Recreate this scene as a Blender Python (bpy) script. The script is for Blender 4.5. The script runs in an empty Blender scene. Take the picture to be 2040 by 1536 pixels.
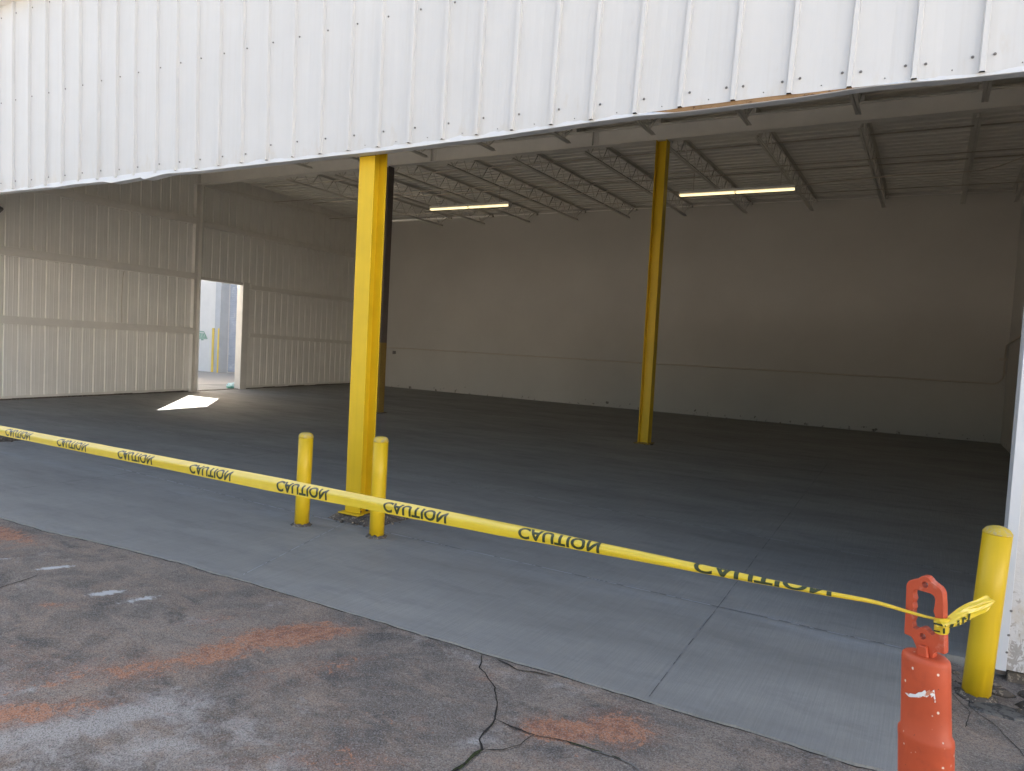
import bpy, bmesh, math, random
from mathutils import Vector, Matrix, noise as mnoise
random.seed(7)
R = math.radians
sc = bpy.context.scene
COL = sc.collection

# ------------------------------------------------------------------ helpers
class MB:
    """Collects shapes and links them as ONE mesh object."""
    def __init__(self):
        self.bm = bmesh.new()
    def face(self, pts, mi=0):
        f = self.bm.faces.new([self.bm.verts.new(p) for p in pts]); f.material_index = mi
        return f
    def box(self, x0, x1, y0, y1, z0, z1, mi=0, rot=None, at=None):
        c = [Vector((x, y, z)) for z in (z0, z1) for y in (y0, y1) for x in (x0, x1)]
        if rot is not None:
            c = [rot @ p for p in c]
        if at is not None:
            c = [p + Vector(at) for p in c]
        v = [self.bm.verts.new(p) for p in c]
        for q in ((0, 2, 3, 1), (4, 5, 7, 6), (0, 1, 5, 4), (2, 6, 7, 3), (0, 4, 6, 2), (1, 3, 7, 5)):
            f = self.bm.faces.new([v[i] for i in q]); f.material_index = mi
    def tube(self, pts, r, n=10, mi=0, caps=True, closed=False):
        pts = [Vector(p) for p in pts]; rings = []; N = len(pts)
        up = Vector((0, 0, 1)); prev = None
        for i, p in enumerate(pts):
            if closed:
                t = pts[(i + 1) % N] - pts[i - 1]
            else:
                t = pts[min(i + 1, N - 1)] - pts[max(i - 1, 0)]
            t.normalize()
            if prev is None:
                a = t.cross(up)
                if a.length < 1e-3: a = t.cross(Vector((1, 0, 0)))
            else:
                a = prev - t * prev.dot(t)
            a.normalize(); prev = a; b = t.cross(a)
            rr = r[i] if isinstance(r, (list, tuple)) else r
            rings.append([self.bm.verts.new(p + (a * math.cos(k * 2 * math.pi / n) + b * math.sin(k * 2 * math.pi / n)) * rr) for k in range(n)])
        M_ = N if closed else N - 1
        for i in range(M_):
            A, B = rings[i], rings[(i + 1) % N]
            for k in range(n):
                f = self.bm.faces.new([A[k], A[(k + 1) % n], B[(k + 1) % n], B[k]]); f.material_index = mi; f.smooth = True
        if caps and not closed:
            f = self.bm.faces.new(rings[0][::-1]); f.material_index = mi
            f = self.bm.faces.new(rings[-1]); f.material_index = mi
    def lathe(self, prof, n=40, mi=0, sx=1.0, sy=1.0, at=(0, 0, 0), jit=None):
        rings = []
        for j, (r, z) in enumerate(prof):
            ring = []
            for k in range(n):
                a = k * 2 * math.pi / n
                zz = z + (jit(j, a) if jit else 0)
                ring.append(self.bm.verts.new((at[0] + r * sx * math.cos(a), at[1] + r * sy * math.sin(a), at[2] + zz)))
            rings.append(ring)
        for A, B in zip(rings, rings[1:]):
            for k in range(n):
                f = self.bm.faces.new([A[k], A[(k + 1) % n], B[(k + 1) % n], B[k]]); f.material_index = mi; f.smooth = True
        if prof[0][0] > 1e-6: self.bm.faces.new(rings[0][::-1]).material_index = mi
        if prof[-1][0] > 1e-6: self.bm.faces.new(rings[-1]).material_index = mi
    def prism(self, outline, y0, y1, holes=(), mi=0):
        """Outline in x,z extruded from y0 to y1, with holes."""
        bm2 = bmesh.new(); edges = []
        for loop in [outline] + list(holes):
            vs = [bm2.verts.new((p[0], y0, p[1])) for p in loop]
            edges += [bm2.edges.new((vs[i], vs[(i + 1) % len(vs)])) for i in range(len(vs))]
        bmesh.ops.triangle_fill(bm2, edges=edges, use_beauty=True, use_dissolve=False)
        fs = list(bm2.faces)
        r = bmesh.ops.extrude_face_region(bm2, geom=fs)
        for v in [g for g in r['geom'] if isinstance(g, bmesh.types.BMVert)]: v.co.y = y1
        bmesh.ops.recalc_face_normals(bm2, faces=bm2.faces[:])
        vm = {v: self.bm.verts.new(v.co) for v in bm2.verts}
        for f in bm2.faces:
            self.bm.faces.new([vm[v] for v in f.verts]).material_index = mi
        bm2.free()
    def build(self, name, mats, parent=None, loc=None, bevel=0, smooth=False, recalc=True):
        if recalc: bmesh.ops.recalc_face_normals(self.bm, faces=self.bm.faces[:])
        me = bpy.data.meshes.new(name); self.bm.to_mesh(me); self.bm.free()
        for m in (mats if isinstance(mats, (list, tuple)) else [mats]): me.materials.append(m)
        if smooth:
            for p in me.polygons: p.use_smooth = True
        o = bpy.data.objects.new(name, me); COL.objects.link(o)
        if parent is not None: o.parent = parent
        if loc is not None: o.location = loc
        if bevel:
            b = o.modifiers.new('bevel', 'BEVEL'); b.width = bevel; b.segments = 2; b.limit_method = 'ANGLE'; b.angle_limit = R(40)
        return o

def tag(o, label=None, cat=None, group=None, kind=None):
    if label: o['label'] = label
    if cat: o['category'] = cat
    if group: o['group'] = group
    if kind: o['kind'] = kind
    return o

def thing(name, label, cat, loc=(0, 0, 0), rz=0, group=None):
    o = bpy.data.objects.new(name, None); COL.objects.link(o)
    o.location = loc; o.rotation_euler = (0, 0, rz); o.empty_display_size = .1
    return tag(o, label, cat, group)

def copy_tree(o, parent=None):
    c = o.copy(); COL.objects.link(c)
    if parent is not None: c.parent = parent
    for ch in list(o.children): copy_tree(ch, c)
    return c

# ------------------------------------------------------------------ materials
class NT:
    def __init__(self, name):
        self.m = bpy.data.materials.new(name); self.m.use_nodes = True
        self.t = self.m.node_tree; self.b = self.t.nodes['Principled BSDF']
        self.co = None
    def n(self, typ, **kw):
        nd = self.t.nodes.new(typ)
        for k, v in kw.items(): setattr(nd, k, v)
        return nd
    def l(self, a, b): self.t.links.new(a, b)
    def coord(self, scale=(1, 1, 1), world=False, rot=(0, 0, 0)):
        if world:
            src = self.n('ShaderNodeNewGeometry').outputs['Position']
        else:
            src = self.n('ShaderNodeTexCoord').outputs['Object']
        mp = self.n('ShaderNodeMapping'); mp.inputs['Scale'].default_value = scale; mp.inputs['Rotation'].default_value = rot
        self.l(src, mp.inputs['Vector']); return mp.outputs['Vector']
    def noise(self, scale, detail=4, rough=.55, co=None, dist=0):
        nd = self.n('ShaderNodeTexNoise'); nd.inputs['Scale'].default_value = scale; nd.inputs['Detail'].default_value = detail
        nd.inputs['Roughness'].default_value = rough; nd.inputs['Distortion'].default_value = dist
        self.l(co if co is not None else self.coord(), nd.inputs['Vector']); return nd.outputs['Fac']
    def ramp(self, fac, stops):
        nd = self.n('ShaderNodeValToRGB'); cr = nd.color_ramp
        while len(cr.elements) < len(stops): cr.elements.new(.5)
        for e, (p, c) in zip(cr.elements, stops):
            e.position = p; e.color = (c, c, c, 1) if not isinstance(c, (tuple, list)) else (*c, 1)
        self.l(fac, nd.inputs['Fac']); return nd.outputs['Color']
    def mix(self, fac, a, b, blend='MIX'):
        nd = self.n('ShaderNodeMix', data_type='RGBA', blend_type=blend)
        for i, v in ((0, fac), (6, a), (7, b)):
            if hasattr(v, 'type') and hasattr(v, 'is_linked'): self.l(v, nd.inputs[i])
            elif i == 0: nd.inputs[0].default_value = v
            else: nd.inputs[i].default_value = (*v, 1)
        return nd.outputs[2]
    def math(self, op, a, b=0.0, clamp=False):
        nd = self.n('ShaderNodeMath', operation=op, use_clamp=clamp)
        for i, v in ((0, a), (1, b)):
            if hasattr(v, 'is_linked'): self.l(v, nd.inputs[i])
            else: nd.inputs[i].default_value = v
        return nd.outputs[0]
    def bump(self, h, strength=.3, dist=.01):
        nd = self.n('ShaderNodeBump'); nd.inputs['Strength'].default_value = strength; nd.inputs['Distance'].default_value = dist
        self.l(h, nd.inputs['Height']); self.l(nd.outputs['Normal'], self.b.inputs['Normal'])
    def base(self, c):
        if hasattr(c, 'is_linked'): self.l(c, self.b.inputs['Base Color'])
        else: self.b.inputs['Base Color'].default_value = (*c, 1)
    def rough(self, v):
        if hasattr(v, 'is_linked'): self.l(v, self.b.inputs['Roughness'])
        else: self.b.inputs['Roughness'].default_value = v
    def spec(self, v): self.b.inputs['Specular IOR Level'].default_value = v

def paint(name, col, rough=.5, var=.10, wear=None, wear_scale=30, wear_at=.68, spec=.4, bump=.08, world=True, streak=False):
    """Painted or plain surface with blotches, faint streaks and chips."""
    t = NT(name); co = t.coord(world=world)
    big = t.noise(2.3, 5, .6, co)
    d = tuple(c * (1 - var) for c in col); u = tuple(min(1, c * (1 + var * .6)) for c in col)
    c = t.mix(t.ramp(big, [(.3, 0.), (.7, 1.)]), d, u)
    if streak:
        st = t.noise(1.0, 5, .6, t.coord((22, 22, .8), world=world))
        c = t.mix(t.ramp(st, [(.5, 0.), (.8, .35)]), c, tuple(x * .72 for x in col))
    if wear:
        w = t.ramp(t.noise(wear_scale, 6, .7, co), [(wear_at, 0.), (wear_at + .02, 1.)])
        c = t.mix(w, c, wear)
    t.base(c); t.rough(rough); t.spec(spec)
    if bump: t.bump(t.noise(90, 3, .6, co), bump, .004)
    return t.m

YEL = (.68, .455, .012)
M = {}
M['yellow'] = paint('yellow_paint', YEL, .42, .08, (.16, .10, .05), 55, .76, .4, .06, streak=True)
M['yellow_dirty'] = paint('worn_yellow_paint', (.30, .20, .05), .6, .18, (.10, .07, .05), 30, .60, .3, .12)
M['rust'] = paint('rusty_primer', (.075, .045, .032), .8, .35, (.16, .07, .03), 25, .6, .2, .2)
M['dark_steel'] = paint('bare_dark_steel', (.15, .125, .105), .7, .25, (.10, .06, .035), 18, .62, .25, .15)
M['cream_steel'] = paint('cream_painted_steel', (.80, .77, .71), .55, .07, None, bump=.05)
M['cream_wall'] = paint('cream_painted_wall_panel', (.86, .835, .785), .55, .04, (.5, .29, .20), 6, .80, .3, .06)
M['joist_steel'] = paint('shade_toned_joist_steel', (.68, .645, .58), .6, .08, None, bump=.05)  # same paint as the deck, toned down: shade on the joists in the colour
M['deck'] = paint('painted_roof_deck', (.81, .78, .72), .6, .08, None, bump=.05)
M['trim'] = paint('white_trim', (.74, .71, .66), .5, .07, (.4, .35, .3), 20, .72)
M['wood'] = paint('bare_brown_wood', (.30, .19, .10), .8, .3, (.12, .07, .04), 14, .6, .2, .3)
M['bolt'] = paint('dark_bolt', (.09, .085, .08), .6, .2)
M['screw'] = paint('weathered_screw', (.17, .165, .16), .5, .35)
M['pipe'] = paint('painted_conduit', (.50, .44, .36), .5, .06)
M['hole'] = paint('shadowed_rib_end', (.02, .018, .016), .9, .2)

def siding_mat():
    t = NT('white_metal_siding'); co = t.coord(world=True)
    c = t.mix(t.ramp(t.noise(.9, 5, .6, co), [(.3, 0.), (.75, 1.)]), (.555, .56, .56), (.605, .61, .61))
    st = t.noise(1.0, 6, .65, t.coord((26, 26, .7), world=True))
    c = t.mix(t.ramp(st, [(.52, 0.), (.82, .35)]), c, (.50, .49, .46))
    # grime that collects just above the lower edge
    sep = t.n('ShaderNodeSeparateXYZ'); t.l(co, sep.inputs[0])
    low = t.n('ShaderNodeMapRange'); low.inputs[1].default_value = 3.42; low.inputs[2].default_value = 3.75; low.inputs[3].default_value = .16; low.inputs[4].default_value = 0
    t.l(sep.outputs[2], low.inputs[0])
    g = t.math('ADD', t.noise(9, 6, .7, t.coord((1, 1, .35), world=True)), low.outputs[0])
    c = t.mix(t.ramp(g, [(.66, 0.), (.84, .35)]), c, (.50, .44, .35))
    sp = t.noise(75, 4, .7, t.coord((1, 1, .6), world=True))
    c = t.mix(t.ramp(sp, [(.755, 0.), (.77, .8)]), c, (.22, .19, .16))
    t.base(c); t.rough(.42); t.spec(.4)
    t.bump(t.noise(2.2, 3, .5, t.coord((3, 1, .5), world=True)), .25, .03)
    return t.m
M['siding'] = siding_mat()

def soffit_mat():
    return paint('white_flashing', (.64, .66, .68), .4, .06, (.45, .36, .25), 16, .74, .4)
M['flash'] = soffit_mat()

def low_panel_mat():
    t = NT('dirty_white_siding'); co = t.coord(world=True)
    c = t.mix(t.ramp(t.noise(2, 5, .6, co), [(.3, 0.), (.75, 1.)]), (.62, .61, .60), (.72, .71, .70))
    sep = t.n('ShaderNodeSeparateXYZ'); t.l(co, sep.inputs[0])
    low = t.n('ShaderNodeMapRange'); low.inputs[1].default_value = .05; low.inputs[2].default_value = .6; low.inputs[3].default_value = .22; low.inputs[4].default_value = -.05
    t.l(sep.outputs[2], low.inputs[0])
    g = t.math('ADD', t.noise(28, 5, .7, t.coord((1, 1, .6), world=True), dist=1.5), low.outputs[0])
    c = t.mix(t.ramp(g, [(.66, 0.), (.72, .6)]), c, (.22, .18, .14))
    c = t.mix(t.ramp(t.math('ADD', t.noise(5, 4, .6, co), low.outputs[0]), [(.66, 0.), (.8, .7)]), c, (.50, .40, .26))
    t.base(c); t.rough(.45)
    t.bump(t.noise(30, 5, .7, co), .35, .01)
    return t.m
M['low_panel'] = low_panel_mat()

def slab_mat():
    t = NT('broomed_concrete'); co = t.coord(world=True)
    a = t.noise(.8, 7, .66, t.coord((.45, 1.3, 1), world=True, rot=(0, 0, R(8))))
    c = t.mix(t.ramp(a, [(.32, 0.), (.68, 1.)]), (.235, .231, .212), (.350, .345, .320))
    b = t.noise(2.6, 6, .68, t.coord((.6, 1.6, 1), world=True))
    c = t.mix(t.ramp(b, [(.52, 0.), (.78, .45)]), c, (.150, .151, .147))
    # broom strokes run into the building
    s = t.noise(1.0, 4, .6, t.coord((130, 2.2, 1), world=True, rot=(0, 0, R(3))))
    c = t.mix(t.ramp(s, [(.38, .26), (.62, 0.)]), c, (.15, .152, .15))
    s2 = t.noise(1.0, 4, .6, t.coord((38, .8, 1), world=True, rot=(0, 0, R(3))))
    c = t.mix(t.ramp(s2, [(.54, 0.), (.8, .22)]), c, (.33, .335, .325))
    f = t.noise(240, 3, .7, co)
    c = t.mix(t.ramp(f, [(.34, .5), (.48, 0.)]), c, (.13, .132, .135))
    pit = t.noise(60, 4, .6, co)
    c = t.mix(t.ramp(pit, [(.735, 0.), (.75, .8)]), c, (.05, .05, .05))
    # cement dust along the saw cut in front of the doorway, and the edges of the pour
    sep = t.n('ShaderNodeSeparateXYZ'); t.l(co, sep.inputs[0])
    def band(axis, at, w):
        d = t.math('ABSOLUTE', t.math('SUBTRACT', sep.outputs[axis], at))
        mr = t.n('ShaderNodeMapRange'); mr.inputs[1].default_value = 0; mr.inputs[2].default_value = w; mr.inputs[3].default_value = 1; mr.inputs[4].default_value = 0
        t.l(d, mr.inputs[0]); return mr.outputs[0]
    dust = t.math('MULTIPLY', band(1, 4.96, .22), t.ramp(t.noise(1.6, 6, .7, t.coord((.6, 2, 1), world=True)), [(.45, 0.), (.75, 1.)]))
    c = t.mix(t.math('MULTIPLY', dust, .55), c, (.38, .40, .42))
    dust2 = t.math('MULTIPLY', band(1, 7.45, .25), t.ramp(t.noise(1.1, 6, .7, co), [(.5, 0.), (.8, 1.)]))
    c = t.mix(t.math('MULTIPLY', dust2, .35), c, (.34, .35, .36))
    edge = t.math('MULTIPLY', band(1, 3.45, .35), t.ramp(t.noise(3, 6, .7, co), [(.45, 0.), (.7, 1.)]))
    c = t.mix(t.math('MULTIPLY', edge, .35), c, (.30, .31, .32))
    t.base(c)
    t.rough(t.ramp(b, [(.3, .62), (.7, .85)])); t.spec(.35)
    h = t.math('ADD', t.math('MULTIPLY', s, .7), t.math('MULTIPLY', f, .5))
    t.bump(h, .32, .004)
    return t.m
M['slab'] = slab_mat()
M['groove'] = paint('saw_cut', (.10, .10, .10), .9, .3, (.24, .24, .24), 5, .50)
M['groove_dust'] = paint('dusty_saw_cut', (.42, .44, .46), .9, .25, (.13, .13, .135), 9, .52)

def asphalt_mat():
    t = NT('weathered_asphalt'); co = t.coord(world=True)
    at = t.n('ShaderNodeAttribute', attribute_name='stain')
    sep = t.n('ShaderNodeSeparateColor'); t.l(at.outputs['Color'], sep.inputs[0])
    # worn binder: dark sealed areas and browner areas where the stone shows
    big = t.noise(1.25, 7, .66, co, .7)
    c = t.mix(t.ramp(big, [(.36, 0.), (.60, 1.)]), (.125, .114, .105), (.300, .252, .208))
    dk = t.noise(1.9, 7, .68, t.coord((1, 1.3, 1), world=True, rot=(0, 0, .6)), dist=.6)
    c = t.mix(t.ramp(dk, [(.52, 0.), (.62, .80)]), c, (.105, .096, .090))
    # tan dirt film
    td = t.noise(2.4, 8, .74, t.coord((.8, 1.4, 1), world=True), dist=.9)
    c = t.mix(t.ramp(td, [(.46, 0.), (.62, .70)]), c, (.40, .30, .225))
    # grey cement dust
    gd = t.math('ADD', t.noise(5.5, 8, .74, co, .6), t.math('MULTIPLY', sep.outputs[2], .36))
    c = t.mix(t.ramp(gd, [(.60, 0.), (.80, .9)]), c, (.47, .44, .41))
    # red clay: a thin halo and ragged solid patches
    n1 = t.noise(7, 9, .76, co, 1.1)
    oc = t.math('ADD', n1, t.math('MULTIPLY', sep.outputs[0], .62))
    c = t.mix(t.ramp(oc, [(.60, 0.), (.84, .50)]), c, (.37, .19, .125))
    oc3 = t.math('ADD', t.noise(15, 9, .78, co, .8), t.math('MULTIPLY', sep.outputs[0], .47))
    c = t.mix(t.ramp(oc3, [(.70, 0.), (.745, .88)]), c, (.53, .245, .135))
    oc2 = t.math('ADD', t.noise(10, 7, .72, t.coord((1, 1, 1), world=True, rot=(0, 0, 1)), dist=.8), t.math('MULTIPLY', sep.outputs[0], .27))
    c = t.mix(t.ramp(oc2, [(.68, 0.), (.76, .6)]), c, (.215, .085, .060))
    # stones of the mix
    v = t.n('ShaderNodeTexVoronoi'); v.inputs['Scale'].default_value = 190; t.l(co, v.inputs['Vector'])
    bw = t.n('ShaderNodeSeparateColor'); t.l(v.outputs['Color'], bw.inputs[0])
    c = t.mix(t.ramp(bw.outputs[0], [(.55, 0.), (.98, .50)]), c, (.44, .41, .38))
    c = t.mix(t.ramp(bw.outputs[1], [(.60, 0.), (.95, .50)]), c, (.040, .037, .036))
    f = t.noise(130, 5, .75, co)
    c = t.mix(t.ramp(f, [(.36, .42), (.50, 0.)]), c, (.040, .037, .036))
    # outer lot made pale: an added reflector bouncing sunlight onto the building
    sp2 = t.n('ShaderNodeSeparateXYZ'); t.l(co, sp2.inputs[0])
    mr = t.n('ShaderNodeMapRange'); mr.inputs[1].default_value = -1.2; mr.inputs[2].default_value = -1.6; t.l(sp2.outputs[1], mr.inputs[0])
    c = t.mix(mr.outputs[0], c, (.44, .40, .345))
    mr = t.n('ShaderNodeMapRange'); mr.inputs[1].default_value = -10; mr.inputs[2].default_value = -10.5; t.l(sp2.outputs[0], mr.inputs[0])
    c = t.mix(mr.outputs[0], c, (.42, .39, .35))
    # chalk smears
    wc = t.math('ADD', t.noise(26, 8, .8, t.coord((.5, 1.3, 1), world=True, rot=(0, 0, -.5))), t.math('MULTIPLY', sep.outputs[1], .50))
    c = t.mix(t.ramp(wc, [(.70, 0.), (.84, .9)]), c, (.60, .61, .61))
    t.base(c); t.rough(.82); t.spec(.3)
    h = t.math('ADD', v.outputs['Distance'], t.math('MULTIPLY', f, .8))
    t.bump(h, .6, .006)
    return t.m
M['asphalt'] = asphalt_mat()
M['crack'] = paint('pavement_crack', (.030, .027, .024), .95, .4, (.04, .048, .016), 12, .60)
M['moss'] = paint('mossy_crack', (.045, .062, .016), .95, .4, (.02, .018, .014), 60, .50)
M['crack_light'] = paint('dusty_crack', (.20, .19, .175), .95, .4, (.04, .045, .03), 10, .55)
M['rubble'] = paint('broken_concrete', (.11, .095, .08), .95, .5, (.28, .24, .19), 38, .56, .2, .5)

def backwall_mat():
    t = NT('painted_block_wall'); co = t.coord(world=True)
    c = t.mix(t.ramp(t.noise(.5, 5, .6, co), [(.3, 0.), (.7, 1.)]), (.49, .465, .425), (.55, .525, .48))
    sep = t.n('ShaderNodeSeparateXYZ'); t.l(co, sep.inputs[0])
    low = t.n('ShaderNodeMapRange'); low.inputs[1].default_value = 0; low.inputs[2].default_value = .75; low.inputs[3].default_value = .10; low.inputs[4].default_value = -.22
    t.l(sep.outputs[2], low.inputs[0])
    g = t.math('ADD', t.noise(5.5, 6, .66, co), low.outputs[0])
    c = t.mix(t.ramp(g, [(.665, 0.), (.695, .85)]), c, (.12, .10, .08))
    t.base(c); t.rough(.6); t.spec(.3)
    br = t.n('ShaderNodeTexBrick'); br.inputs['Scale'].default_value = 1; br.inputs['Mortar Size'].default_value = .008
    br.inputs['Brick Width'].default_value = .4; br.inputs['Row Height'].default_value = .2
    cx = t.n('ShaderNodeCombineXYZ'); t.l(sep.outputs[0], cx.inputs[0]); t.l(sep.outputs[2], cx.inputs[1]); t.l(cx.outputs[0], br.inputs['Vector'])
    h = t.math('SUBTRACT', t.math('MULTIPLY', t.noise(14, 4, .6, co), .5), br.outputs['Fac'])
    t.bump(h, .22, .006)
    return t.m
M['backwall'] = backwall_mat()

def plastic(name, col, rough=.45, spots=None, dirt=None, sss=0):
    t = NT(name); co = t.coord()
    c = t.mix(t.ramp(t.noise(9, 5, .6, co), [(.3, 0.), (.7, 1.)]), tuple(x * .85 for x in col), col)
    if dirt: c = t.mix(t.ramp(t.noise(17, 7, .7, co), [(.56, 0.), (.74, .55)]), c, dirt)
    if spots:
        v = t.n('ShaderNodeTexVoronoi'); v.inputs['Scale'].default_value = 85; t.l(t.coord((1, 1, .8)), v.inputs['Vector'])
        sp = t.n('ShaderNodeSeparateColor'); t.l(v.outputs['Color'], sp.inputs[0])
        m = t.math('MULTIPLY', t.ramp(v.outputs['Distance'], [(.20, 1.), (.30, 0.)]), t.ramp(sp.outputs[0], [(.86, 0.), (.88, .9)]))
        c = t.mix(m, c, spots)
        m2 = t.ramp(t.noise(60, 3, .6, co), [(.74, 0.), (.76, .8)])
        c = t.mix(m2, c, (.05, .03, .025))
    t.base(c); t.rough(rough); t.spec(.45)
    t.bump(t.noise(45, 4, .6, co), .12, .004)
    return t.m
M['orange'] = plastic('orange_plastic', (.52, .085, .030), .5, (.70, .62, .52), (.30, .05, .025))
M['orange_handle'] = plastic('orange_plastic_handle', (.50, .078, .03), .5, None, (.66, .40, .33))
M['rubber'] = plastic('black_rubber', (.03, .03, .03), .8)
M['whitepaint'] = paint('white_paint_smear', (.78, .78, .77), .6, .1, (.58, .22, .13), 45, .52)

def tape_mat():
    t = NT('yellow_plastic_film'); co = t.coord()
    c = t.mix(t.ramp(t.noise(14, 4, .6, co), [(.3, 0.), (.7, 1.)]), (.80, .60, .010), (.86, .68, .03))
    t.base(c); t.rough(.30); t.spec(.85); t.b.inputs['IOR'].default_value = 1.65; t.b.inputs['Sheen Weight'].default_value = .25; t.b.inputs['Sheen Roughness'].default_value = .4
    tr = t.n('ShaderNodeBsdfTranslucent'); tr.inputs['Color'].default_value = (.85, .66, .03, 1)
    mx = t.n('ShaderNodeMixShader'); mx.inputs[0].default_value = .32
    out = t.t.nodes['Material Output']
    t.l(t.b.outputs[0], mx.inputs[1]); t.l(tr.outputs[0], mx.inputs[2]); t.l(mx.outputs[0], out.inputs['Surface'])
    t.bump(t.noise(6, 4, .6, t.coord((2, 9, 9))), .25, .01)
    return t.m
M['tape'] = tape_mat()
M['ink'] = paint('black_tape_ink', (.040, .055, .022), .35, .25, world=False)

def emit(name, col, s):
    t = NT(name); co = t.coord()
    e = t.n('ShaderNodeEmission'); e.inputs['Strength'].default_value = s
    c = t.mix(t.ramp(t.noise(3.5, 3, .5, co), [(.55, 0.), (.72, 1.)]), col, tuple(x * .75 for x in col))
    t.l(c, e.inputs['Color']); t.l(e.outputs[0], t.t.nodes['Material Output'].inputs['Surface'])
    return t.m
M['lamp'] = emit('lit_fluorescent_tube', (1.0, .80, .42), .36)
M['far_wall'] = paint('pale_grey_block', (.62, .63, .63), .7, .05, None, bump=.1)
M['far_pillar'] = paint('grey_concrete_pillar', (.42, .45, .49), .7, .08)
M['bounce_wall'] = paint('white_bounce_render', (.82, .81, .79), .7, .05)
M['shutter'] = paint('galvanised_shutter', (.40, .45, .54), .4, .12, (.5, .54, .60), 4, .6)
M['sign_green'] = paint('green_sign_paint', (.20, .36, .28), .6, .15)
M['sign_pale'] = paint('pale_sign_paint', (.62, .70, .66), .6, .1)
M['bag'] = plastic('pale_blue_plastic_bag', (.45, .66, .72), .25)
M['bag_green'] = plastic('green_plastic_bag', (.12, .36, .30), .3)
M['outlet'] = paint('grey_outlet_box', (.16, .15, .14), .5, .1)

# ------------------------------------------------------------------ camera (survey of the photograph)
cam_d = bpy.data.cameras.new('camera'); cam = bpy.data.objects.new('camera', cam_d); COL.objects.link(cam)
cam_d.sensor_width = 36; cam_d.lens = 1464.419 / 2040 * 36; cam_d.clip_start = .05; cam_d.clip_end = 2000
yaw, pit, rol = R(-29.5823), R(-2.9988), R(3.0631)
fw = Vector((math.sin(yaw) * math.cos(pit), math.cos(yaw) * math.cos(pit), math.sin(pit)))
rt = Vector((math.cos(yaw), -math.sin(yaw), 0)); up = rt.cross(fw)
r2 = rt * math.cos(rol) + up * math.sin(rol); u2 = -rt * math.sin(rol) + up * math.cos(rol)
cam.matrix_world = Matrix(((r2.x, u2.x, -fw.x, 0), (r2.y, u2.y, -fw.y, 0), (r2.z, u2.z, -fw.z, 1.7), (0, 0, 0, 1)))
sc.camera = cam

YF = 5.06      # face of the metal front wall
YM = 13.326    # row of inner columns
YB = 21.267    # back wall
XR = 1.58      # right wall
WL_N = math.hypot(1, .1455); WL_A = math.atan(.1455)   # the left wall is not square to the front

# ------------------------------------------------------------------ ground
def fnoise(x, y, s, o=0):
    return mnoise.noise(Vector((x * s + o, y * s - o, o * 1.7)))
def slab_edge_y(x):
    """Front edge of the new concrete, slightly ragged."""
    y = 3.45 + .012 * fnoise(x, 0, 2.2, 3) + .010 * fnoise(x, 0, 7, 9) + .006 * fnoise(x, 0, 19, 5)
    if x < -4.6: y -= .05 * min(1, (-4.6 - x) / .8)
    if x < -5.4: y -= .09 * min(1, (-5.4 - x) / .9)
    return y
def slab_edge_x(y):
    return .20 + .02 * fnoise(y, 0, 3, 2) + .012 * fnoise(y, 0, 11, 4)

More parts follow.
